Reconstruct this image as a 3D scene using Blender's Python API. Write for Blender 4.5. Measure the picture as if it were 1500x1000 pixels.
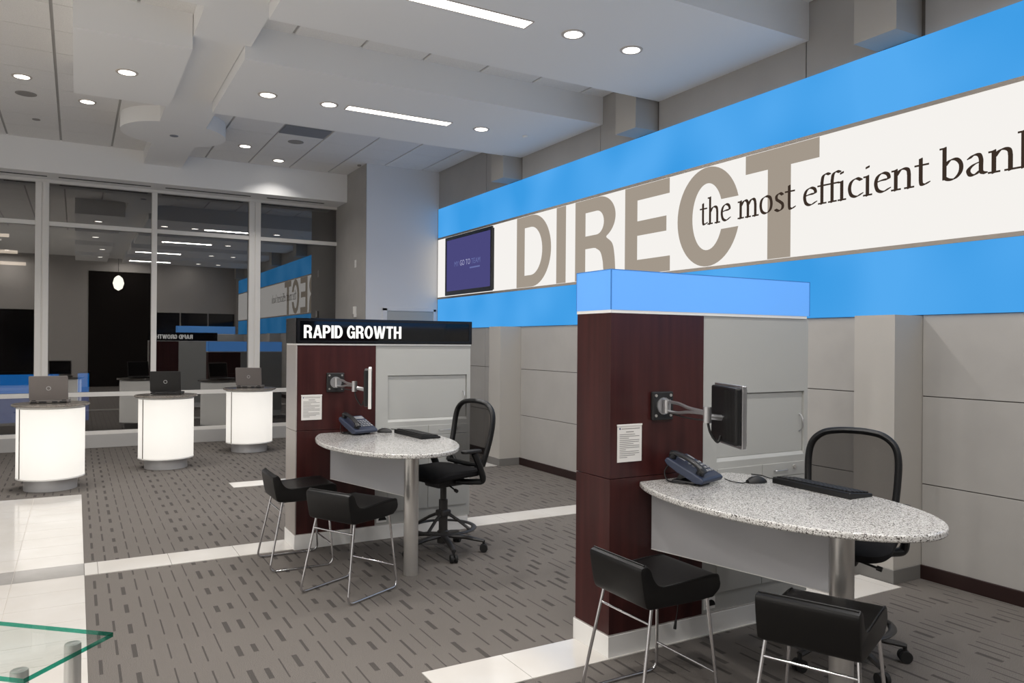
import bpy, math, random
from mathutils import Matrix, Vector
random.seed(7)
PI = math.pi
scene = bpy.context.scene
for o in list(bpy.data.objects):
    bpy.data.objects.remove(o)
COL = scene.collection

# ------------------------------------------------------------------ camera
cam_d = bpy.data.cameras.new('camera')
cam = bpy.data.objects.new('camera', cam_d)
COL.objects.link(cam)
F_PX, YAW, PITCH, ROLL = 1118.43, math.radians(29.7257), math.radians(0.0695), math.radians(0.448)
fw = Vector((math.sin(YAW)*math.cos(PITCH), math.cos(YAW)*math.cos(PITCH), math.sin(PITCH)))
rt = Vector((math.cos(YAW), -math.sin(YAW), 0))
up = rt.cross(fw)
rt2 = math.cos(ROLL)*rt + math.sin(ROLL)*up
up2 = -math.sin(ROLL)*rt + math.cos(ROLL)*up
m3 = Matrix((rt2, up2, -fw)).transposed()
cam.matrix_world = Matrix.Translation((0, 0, 1.6)) @ m3.to_4x4()
cam_d.sensor_width = 36.0
cam_d.lens = F_PX*36.0/1500.0
cam_d.clip_start = 0.05
scene.camera = cam

# ------------------------------------------------------------------ world, exposure
world = bpy.data.worlds.new('night')
scene.world = world
world.use_nodes = True
world.node_tree.nodes['Background'].inputs[0].default_value = (0.010, 0.008, 0.008, 1)
world.node_tree.nodes['Background'].inputs[1].default_value = 0.6
scene.view_settings.view_transform = 'Standard'
scene.view_settings.look = 'None'
scene.view_settings.exposure = 0.0
scene.view_settings.gamma = 1.0
scene.view_settings.use_curve_mapping = False
scene.cycles.max_bounces = 10
scene.cycles.diffuse_bounces = 5
scene.cycles.glossy_bounces = 4
scene.cycles.transparent_max_bounces = 12
scene.cycles.sample_clamp_indirect = 6.0

DOWN_W = 13.0      # watts of one round downlight
FILL_W = 28.0       # watts of the unseen downlights added for fill
LINEAR_W = 24.0    # watts of one linear fixture
LAMP_COL = (1.0, 0.965, 0.928)

# ------------------------------------------------------------------ colour / material helpers
def lin(c):
    c = c/255.0
    return c/12.92 if c <= 0.04045 else ((c+0.055)/1.055)**2.4
def rgb(r, g, b): return (lin(r), lin(g), lin(b), 1.0)
MATS = {}
def mat(name, col, rough=0.5, metal=0.0, spec=0.5, emis=None, es=0.0, coat=0.0):
    m = bpy.data.materials.new(name); m.use_nodes = True
    b = m.node_tree.nodes['Principled BSDF']
    b.inputs['Base Color'].default_value = col
    b.inputs['Roughness'].default_value = rough
    b.inputs['Metallic'].default_value = metal
    b.inputs['Specular IOR Level'].default_value = spec
    b.inputs['Coat Weight'].default_value = coat
    if emis:
        b.inputs['Emission Color'].default_value = emis
        b.inputs['Emission Strength'].default_value = es
    MATS[name] = m
    return m
def nodes(m): return m.node_tree.nodes, m.node_tree.links, m.node_tree.nodes['Principled BSDF']
def speckle(m, c1, c2, scale, lo=0.4, hi=0.6, coords='Object', detail=3, stretch=None):
    n, l, b = nodes(m)
    tc = n.new('ShaderNodeTexCoord'); mp = n.new('ShaderNodeMapping')
    if stretch: mp.inputs['Scale'].default_value = stretch
    nz = n.new('ShaderNodeTexNoise'); nz.inputs['Scale'].default_value = scale; nz.inputs['Detail'].default_value = detail
    cr = n.new('ShaderNodeValToRGB')
    cr.color_ramp.elements[0].position = lo; cr.color_ramp.elements[0].color = c1
    cr.color_ramp.elements[1].position = hi; cr.color_ramp.elements[1].color = c2
    l.new(tc.outputs[coords], mp.inputs[0]); l.new(mp.outputs[0], nz.inputs['Vector'])
    l.new(nz.outputs['Fac'], cr.inputs[0]); l.new(cr.outputs[0], b.inputs['Base Color'])
    return cr

mat('ceiling_paint', rgb(240, 239, 237), 0.9, spec=0.2)
speckle(mat('ceiling_tile', rgb(205, 202, 196), 0.95, spec=0.1), rgb(226, 224, 221), rgb(240, 238, 235), 160, 0.35, 0.65)
mat('tee_grey', rgb(176, 174, 171), 0.6)
mat('wall_paint', rgb(222, 222, 223), 0.75, spec=0.25)
speckle(mat('wall_panel', rgb(166, 163, 159), 0.65, spec=0.3), rgb(163, 160, 156), rgb(169, 166, 162), 3.0, 0.3, 0.7)
mat('joint_dark', rgb(92, 86, 80), 0.9)
mat('pilaster_paint', rgb(176, 172, 166), 0.7, spec=0.3)
mat('base_brown', rgb(36, 17, 15), 0.45)
mat('base_grey', rgb(112, 110, 107), 0.5)
mat('mullion', rgb(226, 223, 218), 0.45)
mat('curb', rgb(172, 170, 168), 0.6)
mat('white_laminate', rgb(178, 178, 174), 0.4, spec=0.4)
mat('kick_white', rgb(238, 237, 234), 0.45)
mat('black_plastic', rgb(13, 13, 14), 0.45)
mat('dark_plastic', rgb(28, 27, 27), 0.5)
mat('caster_grey', rgb(48, 46, 45), 0.4)
mat('phone_body', rgb(46, 54, 74), 0.4)
mat('phone_dark', rgb(28, 28, 30), 0.35)
mat('button_grey', rgb(140, 142, 146), 0.5)
mat('silver', rgb(190, 190, 192), 0.3, metal=0.85)
mat('chrome', rgb(215, 215, 218), 0.12, metal=1.0)
mat('trim_ring', rgb(200, 190, 180), 0.5)
mat('paper', rgb(226, 224, 220), 0.8)
mat('print_grey', rgb(150, 148, 146), 0.9)
mat('print_blue', rgb(40, 60, 110), 0.8)
mat('leather', rgb(11, 10, 10), 0.4, spec=0.35)
mat('seam', rgb(14, 13, 13), 0.5)
mat('chair_fabric', rgb(30, 29, 30), 0.85, spec=0.2)
mat('laptop_grey', rgb(118, 112, 109), 0.4, metal=0.3)
mat('laptop_black', rgb(20, 19, 19), 0.4)
mat('logo_silver', rgb(200, 200, 200), 0.3, metal=0.6)
mat('grille', rgb(138, 140, 146), 0.7)
mat('speaker_grey', rgb(150, 146, 142), 0.8)
mat('tv_bezel', rgb(16, 16, 18), 0.25)
mat('sign_black', rgb(8, 8, 10), 0.06, spec=0.6)
mat('sign_frame', rgb(150, 141, 131), 0.5)
mat('side_metal', rgb(186, 180, 175), 0.3, metal=0.35)
mat('base_silver', rgb(205, 205, 206), 0.35, metal=0.5)
mat('sign_blue_dark', rgb(60, 130, 205), 0.5)
mat('seam_metal', rgb(96, 90, 86), 0.5)
mat('near_wall', rgb(176, 171, 166), 0.8, spec=0.2)
mat('opening_dark', rgb(26, 23, 21), 0.9, spec=0.1)
mat('asphalt', rgb(40, 38, 37), 0.9)
mat('dark_glazing', rgb(12, 12, 13), 0.08)
mat('cable', rgb(24, 24, 24), 0.5)
mat('rubber', rgb(20, 20, 20), 0.7)

# brushed steel post
m = mat('steel', rgb(208, 206, 203), 0.32, metal=0.8)
n, l, b = nodes(m); b.inputs['Anisotropic'].default_value = 0.5
# granite of the desks and of the pedestals
def granite(name, base, mid, dark):
    m = mat(name, base, 0.12, spec=0.55)
    n, l, b = nodes(m)
    tc = n.new('ShaderNodeTexCoord')
    v = n.new('ShaderNodeTexVoronoi'); v.inputs['Scale'].default_value = 240
    nz = n.new('ShaderNodeTexNoise'); nz.inputs['Scale'].default_value = 230; nz.inputs['Detail'].default_value = 4
    cr = n.new('ShaderNodeValToRGB')
    e = cr.color_ramp.elements
    e[0].position = 0.0; e[0].color = dark
    e[1].position = 1.0; e[1].color = base
    x = e.new(0.10); x.color = dark
    x = e.new(0.16); x.color = mid
    x = e.new(0.42); x.color = base
    l.new(tc.outputs['Object'], v.inputs['Vector']); l.new(tc.outputs['Object'], nz.inputs['Vector'])
    mx = n.new('ShaderNodeMix'); mx.data_type = 'RGBA'; mx.blend_type = 'MULTIPLY'; mx.inputs[0].default_value = 0.55
    sp = n.new('ShaderNodeSeparateColor'); l.new(v.outputs['Color'], sp.inputs[0]); l.new(sp.outputs[0], cr.inputs[0])
    cr2 = n.new('ShaderNodeValToRGB'); cr2.color_ramp.elements[0].position = 0.42; cr2.color_ramp.elements[0].color = mid
    cr2.color_ramp.elements[1].position = 0.56; cr2.color_ramp.elements[1].color = (1, 1, 1, 1)
    l.new(nz.outputs['Fac'], cr2.inputs[0])
    l.new(cr.outputs[0], mx.inputs[6]); l.new(cr2.outputs[0], mx.inputs[7]); l.new(mx.outputs[2], b.inputs['Base Color'])
granite('granite_light', rgb(216, 215, 212), rgb(168, 165, 162), rgb(84, 79, 75))
granite('granite_dark', rgb(150, 143, 135), rgb(104, 97, 90), rgb(52, 46, 42))
# mahogany veneer
m = mat('mahogany', rgb(70, 28, 28), 0.3, spec=0.45)
speckle(m, rgb(50, 21, 21), rgb(70, 33, 31), 2.2, 0.3, 0.72, detail=6, stretch=(9, 9, 0.55))
# tile
speckle(mat('tile_cream', rgb(212, 208, 202), 0.12, spec=0.5), rgb(206, 201, 194), rgb(216, 213, 208), 2.0, 0.3, 0.7)
speckle(mat('tile_grey', rgb(176, 172, 167), 0.12, spec=0.5), rgb(150, 147, 143), rgb(166, 163, 159), 3.0, 0.3, 0.7)
mat('grout', rgb(196, 190, 182), 0.9)

# emissive things
def emit(name, col, s):
    m = bpy.data.materials.new(name); m.use_nodes = True
    n = m.node_tree.nodes; n.clear()
    e = n.new('ShaderNodeEmission'); e.inputs[0].default_value = col; e.inputs[1].default_value = s
    o = n.new('ShaderNodeOutputMaterial'); m.node_tree.links.new(e.outputs[0], o.inputs[0])
    MATS[name] = m; return m
emit('lamp_lens', (1, 0.95, 0.88, 1), 6.0)
emit('lamp_linear', (1, 0.96, 0.9, 1), 5.0)
emit('sign_blue', rgb(70, 163, 236), 1.0)
def uneven(name, ca, cb, scale):
    m = MATS[name]; n = m.node_tree.nodes; L = m.node_tree.links
    e = [q for q in n if q.type == 'EMISSION'][0]
    tc = n.new('ShaderNodeTexCoord'); nz = n.new('ShaderNodeTexNoise'); nz.inputs['Scale'].default_value = scale; nz.inputs['Detail'].default_value = 0.5
    cr = n.new('ShaderNodeValToRGB'); cr.color_ramp.elements[0].position = 0.3; cr.color_ramp.elements[1].position = 0.7
    cr.color_ramp.elements[0].color = ca; cr.color_ramp.elements[1].color = cb
    L.new(tc.outputs['Object'], nz.inputs['Vector']); L.new(nz.outputs['Fac'], cr.inputs[0]); L.new(cr.outputs[0], e.inputs[0])
uneven('sign_blue', rgb(60, 155, 228), rgb(84, 170, 240), 1.3)
emit('sign_white', rgb(240, 237, 233), 1.05)
emit('sign_letter', rgb(166, 155, 142), 0.95)
emit('sign_ink', rgb(66, 54, 46), 0.8)
emit('rapid_letter', (1, 0.98, 0.95, 1), 1.2)
emit('tube_white', (1, 0.97, 0.92, 1), 3.6)
emit('tube_blue', rgb(170, 200, 225), 3.5)
emit('outside_blue', rgb(30, 135, 240), 1.9)
emit('outside_reflection', rgb(30, 110, 225), 0.7)  # dimmer blue imitating the counter's reflection in the floor
emit('pendant_glow', (1, 0.93, 0.8, 1), 5.0)
emit('outside_tube', (1, 0.9, 0.78, 1), 2.5)
emit('tv_screen', rgb(74, 72, 124), 1.0)
emit('tv_text', rgb(165, 165, 200), 1.0)
emit('tv_text_dim', rgb(104, 112, 165), 1.0)
def acrylic(name, col, glow, gs):
    """translucent diffuser skin lit by tubes inside, with a little body glow"""
    m = bpy.data.materials.new(name); m.use_nodes = True
    n = m.node_tree.nodes; n.clear(); L = m.node_tree.links
    t = n.new('ShaderNodeBsdfTranslucent'); t.inputs[0].default_value = col
    d = n.new('ShaderNodeBsdfDiffuse'); d.inputs[0].default_value = col
    a = n.new('ShaderNodeMixShader'); a.inputs[0].default_value = 0.35
    e = n.new('ShaderNodeEmission'); e.inputs[0].default_value = glow; e.inputs[1].default_value = gs
    s = n.new('ShaderNodeAddShader'); o = n.new('ShaderNodeOutputMaterial')
    L.new(t.outputs[0], a.inputs[1]); L.new(d.outputs[0], a.inputs[2])
    L.new(a.outputs[0], s.inputs[0]); L.new(e.outputs[0], s.inputs[1]); L.new(s.outputs[0], o.inputs[0])
    MATS[name] = m
acrylic('acrylic_white', rgb(238, 236, 232), (1, 0.97, 0.93, 1), 0.30)
acrylic('acrylic_blue', rgb(120, 170, 205), rgb(110, 166, 222), 0.58)
def mixglass(name, tint, fac, rough, glossy=(1, 1, 1, 1)):
    m = bpy.data.materials.new(name); m.use_nodes = True
    n = m.node_tree.nodes; n.clear(); L = m.node_tree.links
    t = n.new('ShaderNodeBsdfTransparent'); t.inputs[0].default_value = tint
    g = n.new('ShaderNodeBsdfGlossy'); g.inputs[0].default_value = glossy; g.inputs['Roughness'].default_value = rough
    a = n.new('ShaderNodeMixShader'); a.inputs[0].default_value = fac
    o = n.new('ShaderNodeOutputMaterial')
    L.new(t.outputs[0], a.inputs[1]); L.new(g.outputs[0], a.inputs[2]); L.new(a.outputs[0], o.inputs[0])
    MATS[name] = m
mixglass('window_glass', (0.5, 0.48, 0.46, 1), 0.20, 0.004)
mixglass('chair_mesh', (0.34, 0.33, 0.325, 1), 0.12, 0.6, (0.12, 0.12, 0.12, 1))
# frosted modesty panel
m = bpy.data.materials.new('frosted'); m.use_nodes = True
n = m.node_tree.nodes; n.clear(); L = m.node_tree.links
t = n.new('ShaderNodeBsdfTransparent'); t.inputs[0].default_value = (0.92, 0.93, 0.95, 1)
d = n.new('ShaderNodeBsdfDiffuse'); d.inputs[0].default_value = rgb(238, 238, 240)
tl = n.new('ShaderNodeBsdfTranslucent'); tl.inputs[0].default_value = rgb(240, 240, 242)
a1 = n.new('ShaderNodeMixShader'); a1.inputs[0].default_value = 0.45
a2 = n.new('ShaderNodeMixShader'); a2.inputs[0].default_value = 0.70
o = n.new('ShaderNodeOutputMaterial')
L.new(d.outputs[0], a1.inputs[1]); L.new(tl.outputs[0], a1.inputs[2])
L.new(t.outputs[0], a2.inputs[1]); L.new(a1.outputs[0], a2.inputs[2]); L.new(a2.outputs[0], o.inputs[0])
MATS['frosted'] = m
# clear table glass: faces nearly clear, edges green
mixglass('table_glass', (0.95, 0.975, 0.965, 1), 0.07, 0.01)
mixglass('glass_edge', (0.02, 0.34, 0.24, 1), 0.16, 0.05, (0.35, 0.8, 0.65, 1))

# carpet: rows of dashes running along Y
m = mat('carpet', rgb(96, 90, 84), 0.95, spec=0.1)
n, l, b = nodes(m)
def mth(op, a=None, bb=None, c=None):
    x = n.new('ShaderNodeMath'); x.operation = op
    for i, v in enumerate((a, bb, c)):
        if v is None: continue
        if isinstance(v, (int, float)): x.inputs[i].default_value = v
        else: l.new(v, x.inputs[i])
    return x.outputs[0]
tc = n.new('ShaderNodeTexCoord'); sx = n.new('ShaderNodeSeparateXYZ'); l.new(tc.outputs['Object'], sx.inputs[0])
def wn(a, k):
    cb = n.new('ShaderNodeCombineXYZ')
    if isinstance(a, tuple): l.new(a[0], cb.inputs[0]); l.new(a[1], cb.inputs[1])
    else: l.new(a, cb.inputs[0])
    cb.inputs[2].default_value = k
    w = n.new('ShaderNodeTexWhiteNoise'); w.noise_dimensions = '3D'; l.new(cb.outputs[0], w.inputs['Vector'])
    return w.outputs['Value']
xs = mth('DIVIDE', sx.outputs[0], 0.078)
ci = mth('FLOOR', xs); cf = mth('FRACT', xs)
r1 = wn(ci, 1.3); r2 = wn(ci, 4.7)
ys = mth('ADD', mth('DIVIDE', sx.outputs[1], 0.36), mth('MULTIPLY', r1, 7.0))
yi = mth('FLOOR', ys); yf = mth('FRACT', ys)
r3 = wn((ci, yi), 9.1)
half = mth('ADD', 0.05, mth('MULTIPLY', mth('POWER', r2, 3.0), 0.15))
inx = mth('LESS_THAN', mth('ABSOLUTE', mth('SUBTRACT', cf, 0.5)), half)
iny = mth('LESS_THAN', yf, mth('ADD', mth('SUBTRACT', 0.56, mth('MULTIPLY', mth('POWER', r2, 3.0), 0.34)), mth('MULTIPLY', r3, 0.26)))
dash = mth('MULTIPLY', inx, iny)
nz = n.new('ShaderNodeTexNoise'); nz.inputs['Scale'].default_value = 300; nz.inputs['Detail'].default_value = 2
l.new(tc.outputs['Object'], nz.inputs['Vector'])
c1 = n.new('ShaderNodeValToRGB'); c1.color_ramp.elements[0].position = 0.3; c1.color_ramp.elements[1].position = 0.7
c1.color_ramp.elements[0].color = rgb(72, 68, 64); c1.color_ramp.elements[1].color = rgb(134, 128, 123)
l.new(nz.outputs['Fac'], c1.inputs[0])
mx = n.new('ShaderNodeMix'); mx.data_type = 'RGBA'; l.new(mth('MULTIPLY', dash, 0.62), mx.inputs[0])
l.new(c1.outputs[0], mx.inputs[6]); mx.inputs[7].default_value = rgb(50, 48, 47)
l.new(mx.outputs[2], b.inputs['Base Color'])
bp = n.new('ShaderNodeBump'); bp.inputs['Strength'].default_value = 0.4; bp.inputs['Distance'].default_value = 0.004
l.new(nz.outputs['Fac'], bp.inputs['Height']); l.new(bp.outputs[0], b.inputs['Normal'])

# ------------------------------------------------------------------ mesh helpers
def vsub(a, b): return Vector(a)-Vector(b)
class MB:
    def __init__(s): s.v = []; s.f = []
    def add(s, vs, fs):
        k = len(s.v); s.v += [tuple(p) for p in vs]; s.f += [tuple(i+k for i in f) for f in fs]; return s
    def box(s, x0, x1, y0, y1, z0, z1):
        return s.add([(x0,y0,z0),(x1,y0,z0),(x1,y1,z0),(x0,y1,z0),(x0,y0,z1),(x1,y0,z1),(x1,y1,z1),(x0,y1,z1)],
                     [(3,2,1,0),(4,5,6,7),(0,1,5,4),(1,2,6,5),(2,3,7,6),(3,0,4,7)])
    def prism(s, poly, z0, z1):
        k = len(poly)
        return s.add([(x,y,z0) for x,y in poly]+[(x,y,z1) for x,y in poly],
                     [tuple(range(k-1,-1,-1)), tuple(range(k,2*k))]+[(i,(i+1)%k,k+(i+1)%k,k+i) for i in range(k)])
    def extr(s, poly, axis, a, b):
        """polygon in the plane across axis, extruded along that axis; axis 'x': poly=(y,z), 'y': poly=(x,z)"""
        k = len(poly)
        def p(q, t): return (t,q[0],q[1]) if axis == 'x' else (q[0],t,q[1])
        vs = [p(q,a) for q in poly]+[p(q,b) for q in poly]
        return s.add(vs, [tuple(range(k-1,-1,-1)), tuple(range(k,2*k))]+[(i,(i+1)%k,k+(i+1)%k,k+i) for i in range(k)])
    def lathe(s, prof, c=(0,0,0), n=32, ax='z', caps=True):
        vs = []; fs = []; k = len(prof)
        for i in range(n):
            a = 2*PI*i/n; ca, sa = math.cos(a), math.sin(a)
            for r, z in prof:
                if ax == 'z': q = (r*ca, r*sa, z)
                elif ax == 'x': q = (z, r*ca, r*sa)
                else: q = (r*ca, z, -r*sa)
                vs.append((c[0]+q[0], c[1]+q[1], c[2]+q[2]))
        for i in range(n):
            j = (i+1) % n
            for q in range(k-1):
                fs.append((i*k+q, j*k+q, j*k+q+1, i*k+q+1))
        if caps and prof[0][0] > 1e-6: fs.append(tuple(i*k for i in range(n))[::-1])
        if caps and prof[-1][0] > 1e-6: fs.append(tuple(i*k+k-1 for i in range(n)))
        return s.add(vs, fs)
    def cyl(s, p0, p1, r, n=16, r1=None):
        return s.tube([p0, p1], [r, r if r1 is None else r1], n)
    def tube(s, pts, r, n=10, closed=False, flat=None):
        """sweep a circle (or an ellipse: flat=(ru, rv) factors) along points"""
        P = [Vector(p) for p in pts]; k = len(P)
        R = r if isinstance(r, (list, tuple)) else [r]*k
        vs = []; fs = []
        ref = None
        for i, p in enumerate(P):
            if closed: t = P[(i+1) % k]-P[i-1]
            else: t = (P[min(i+1,k-1)]-P[max(i-1,0)])
            t.normalize()
            if ref is None:
                ref = Vector((0,0,1)) if abs(t.z) < 0.9 else Vector((1,0,0))
            u = (ref - t*ref.dot(t)); u.normalize(); w = t.cross(u); ref = u
            fu, fv = flat if flat else (1, 1)
            for j in range(n):
                a = 2*PI*j/n
                vs.append(p+u*(math.cos(a)*R[i]*fu)+w*(math.sin(a)*R[i]*fv))
        m = k if closed else k-1
        for i in range(m):
            i2 = (i+1) % k
            for j in range(n):
                j2 = (j+1) % n
                fs.append((i*n+j, i*n+j2, i2*n+j2, i2*n+j))
        if not closed:
            fs.append(tuple(range(n))[::-1]); fs.append(tuple((k-1)*n+j for j in range(n)))
        return s.add(vs, fs)
    def grid(s, rows, cap=False, wrap=False):
        k = len(rows[0]); vs = [p for r in rows for p in r]; fs = []
        for i in range(len(rows)-1):
            for j in range(k if wrap else k-1):
                j2 = (j+1) % k
                fs.append((i*k+j, i*k+j2, (i+1)*k+j2, (i+1)*k+j))
        if cap:
            fs.append(tuple(range(k))[::-1]); fs.append(tuple((len(rows)-1)*k+j for j in range(k)))
        return s.add(vs, fs)
    def mesh(s, name):
        me = bpy.data.meshes.new(name); me.from_pydata(s.v, [], s.f); me.update(); return me
    def build(s, name, m, parent=None, bevel=0, smooth=False, seg=2, loc=None, rot=None):
        me = s.mesh(name)
        import bmesh
        bm = bmesh.new(); bm.from_mesh(me); bmesh.ops.recalc_face_normals(bm, faces=bm.faces); bm.to_mesh(me); bm.free()
        return link(name, me, m, parent, bevel, smooth, seg, loc, rot)
def link(name, me, m, parent=None, bevel=0, smooth=False, seg=2, loc=None, rot=None):
    o = bpy.data.objects.new(name, me); COL.objects.link(o)
    if not me.materials: me.materials.append(MATS[m])
    if parent: o.parent = parent
    if loc: o.location = loc
    if rot: o.rotation_euler = rot
    if bevel:
        b = o.modifiers.new('bevel', 'BEVEL'); b.width = bevel; b.segments = seg; b.limit_method = 'ANGLE'; b.angle_limit = math.radians(40)
    if smooth:
        me.polygons.foreach_set('use_smooth', [True]*len(me.polygons))
        try: me.set_sharp_from_angle(angle=math.radians(38))
        except Exception: pass
    return o
def bx(name, m, parent, x0, x1, y0, y1, z0, z1, bevel=0):
    return MB().box(x0,x1,y0,y1,z0,z1).build(name, m, parent, bevel)
def thing(name, label, cat, loc=(0,0,0), rz=0, group=None, kind=None):
    o = bpy.data.objects.new(name, None); COL.objects.link(o); o.empty_display_size = 0.1
    o.location = loc; o.rotation_euler = (0,0,rz)
    return tag(o, label, cat, group, kind)
def tag(o, label=None, cat=None, group=None, kind=None):
    if label: o['label'] = label
    if cat: o['category'] = cat
    if group: o['group'] = group
    if kind: o['kind'] = kind
    return o
def struct(name, label=None, cat=None):
    o = bpy.data.objects.new(name, None); COL.objects.link(o); o.empty_display_size = 0.1
    return tag(o, label, cat, kind='structure')
def spline(pts, k=8):
    """Catmull-Rom through points (any dimension)"""
    P = [tuple(p) for p in pts]
    if len(P) < 3: return P
    Q = [tuple(2*a-b for a, b in zip(P[0], P[1]))]+P+[tuple(2*a-b for a, b in zip(P[-1], P[-2]))]
    out = []
    for i in range(1, len(Q)-2):
        for j in range(k):
            t = j/k
            out.append(tuple(0.5*(2*p1+(p2-p0)*t+(2*p0-5*p1+4*p2-p3)*t*t+(3*p1-p0-3*p2+p3)*t**3) for p0, p1, p2, p3 in zip(Q[i-1], Q[i], Q[i+1], Q[i+2])))
    out.append(P[-1]); return out
def fillet(pts, r, k=5):
    """polyline with rounded corners"""
    P = [Vector(p) for p in pts]; out = [P[0]]
    for i in range(1, len(P)-1):
        a = (P[i-1]-P[i]); b = (P[i+1]-P[i])
        d = min(r, a.length*0.49, b.length*0.49)
        p0 = P[i]+a.normalized()*d; p1 = P[i]+b.normalized()*d
        for j in range(k+1):
            t = j/k
            out.append(p0*(1-t)**2+P[i]*2*t*(1-t)+p1*t*t)
    out.append(P[-1]); return out
def rrect(x0, x1, y0, y1, r, k=5):
    out = []
    for cx, cy, a0 in ((x1-r,y1-r,0),(x0+r,y1-r,90),(x0+r,y0+r,180),(x1-r,y0+r,270)):
        for j in range(k+1):
            a = math.radians(a0+90*j/k); out.append((cx+r*math.cos(a), cy+r*math.sin(a)))
    return out
def curve_mesh(name, loops, depth=0.0):
    """flat filled shape with holes from 2D loops"""
    cu = bpy.data.curves.new(name, 'CURVE'); cu.dimensions = '2D'; cu.fill_mode = 'BOTH'; cu.extrude = depth
    for lp in loops:
        sp = cu.splines.new('POLY'); sp.points.add(len(lp)-1); sp.use_cyclic_u = True
        for i, (x, y) in enumerate(lp): sp.points[i].co = (x, y, 0, 1)
    ob = bpy.data.objects.new(name, cu); COL.objects.link(ob)
    dg = bpy.context.evaluated_depsgraph_get(); dg.update()
    me = bpy.data.meshes.new_from_object(ob.evaluated_get(dg))
    bpy.data.objects.remove(ob); bpy.data.curves.remove(cu)
    me.materials.clear()
    return me
def char_mesh(ch, bold=0.0, depth=0.0):
    cu = bpy.data.curves.new('glyph', 'FONT'); cu.body = ch; cu.size = 1.0; cu.offset = bold; cu.extrude = depth; cu.resolution_u = 4
    ob = bpy.data.objects.new('glyph', cu); COL.objects.link(ob)
    dg = bpy.context.evaluated_depsgraph_get(); dg.update()
    me = bpy.data.meshes.new_from_object(ob.evaluated_get(dg))
    bpy.data.objects.remove(ob); bpy.data.curves.remove(cu); me.materials.clear()
    return me
def word(text, m, parent, origin, ux, uz, width, height, bold=0.02, gap=0.05, space=0.25, lift=0.0, name='letter'):
    """upright word as separate letters: ux reading direction, uz up, fitted to width x height"""
    items = []; x = 0
    for ch in text:
        if ch == ' ': x += space; continue
        me = char_mesh(ch, bold)
        xs = [v.co.x for v in me.vertices]; ys = [v.co.y for v in me.vertices]
        items.append((me, x-min(xs))); x += max(xs)-min(xs)+gap
    tot = x-gap
    cap = max(v.co.y for v in items[0][0].vertices)
    lo = min(v.co.y for v in items[0][0].vertices)
    ux = Vector(ux); uz = Vector(uz); nrm = ux.cross(uz); o0 = Vector(origin)
    for me, off in items:
        for v in me.vertices:
            v.co = o0+ux*((v.co.x+off)*width/tot)+uz*((v.co.y-lo)*height/(cap-lo))+nrm*lift
        link(name, me, m, parent)

# ================================================================== THE ROOM
XL, XR, YN, YF, ZC = -3.8, 5.07, -3.6, 12.85, 4.33
# ---- floor
floor = MB().box(XL, 5.2, YN, YF+0.1, -0.12, 0).build('floor', 'carpet'); tag(floor, 'grey carpet with darker dashes and cream tile bands', 'floor', kind='structure')
TX = 0.06
bx('grout', 'grout', floor, XL, TX, YN, 9.0, 0, 0.002)
bx('floor_tile', 'tile_cream', floor, XL, -1.16, YN, 9.0, 0.002, 0.005)
bx('floor_tile', 'tile_cream', floor, -1.157, TX, YN, 2.5, 0.002, 0.005)
yb = [2.503+0.31*i for i in range(11)]
rows = [(2.503+i*0.3105, 2.503+(i+1)*0.3105-0.003) for i in range(11)]
rows = [(a, b) for a, b in rows if b < 5.92] + [(5.913, 6.222)] + [(6.225+i*0.3083, 6.225+(i+1)*0.3083-0.003) for i in range(9)]
for a, b in rows:
    g = abs(a-5.913) < 0.01
    for x0, x1 in ((-1.157, -0.76), (-0.757, -0.355), (-0.352, TX)):
        bx('floor_tile', 'tile_grey' if g else 'tile_cream', floor, x0, x1, a, b, 0.002, 0.005)
def tile_strip(x0, x1, y0, y1, first):
    x = x0; nx = first
    while x < x1-0.01:
        e = min(nx, x1)
        bx('floor_tile', 'tile_cream', floor, x, e-0.003, y0, y1, 0, 0.005)
        x = e; nx = e+0.46
tile_strip(TX+0.003, 4.75, 5.905, 6.222, 0.145)
tile_strip(1.46, 4.75, 3.10, 3.41, 1.90)
tile_strip(1.495, 4.75, 8.68, 8.985, 1.9)

# ---- ceiling
ceiling = MB().box(XL, 5.2, YN, YF+0.1, 4.37, 4.5).build('ceiling', 'ceiling_paint'); tag(ceiling, 'ceiling of square tiles and lower painted bands', 'ceiling', kind='structure')
bx('grid_backing', 'tee_grey', ceiling, -2.7, XR, 3.5, 12.25, 4.342, 4.37)
GX = [-0.2+0.62*k for k in range(-4, 9)]+[XR]
GY = [7.885+0.62*k for k in range(-7, 7)]+[12.25]
for i in range(len(GX)-1):
    for j in range(len(GY)-1):
        x0, x1, y0, y1 = GX[i]+0.013, GX[i+1]-0.013, GY[j]+0.004, GY[j+1]-0.004
        if x1-x0 < 0.05 or y1-y0 < 0.05: continue
        if abs(GX[i]-2.28) < 0.01 and abs(GY[j]-9.745) < 0.01: y0 = 10.25
        bx('ceiling_tile', 'ceiling_tile', ceiling, x0, x1, y0, y1, ZC, 4.342)
for (x0, x1) in ((-0.04, 0.83), (1.25, XR)):
    for (y0, y1) in ((6.88, 8.70), (4.13, 5.94), (1.37, 3.18), (-1.4, 0.41)):
        bx('soffit', 'ceiling_paint', ceiling, x0, x1, y0, y1, 4.03, 4.37)
bx('duct_bulkhead', 'ceiling_paint', ceiling, 0.835, 1.245, -1.4, 8.70, 4.145, 4.37)
bx('duct_bulkhead', 'ceiling_paint', ceiling, 0.83, 1.34, 8.70, 12.25, 4.145, 4.37)
bx('duct_bulkhead', 'ceiling_paint', ceiling, 1.245, 1.30, 5.94, 6.88, 4.145, 4.37)
MB().lathe([(0.6, 4.1445), (0.6, 4.329)], (1.04, 10.33, 0), 48).build('round_bulkhead', 'ceiling_paint', ceiling, smooth=True)

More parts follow.
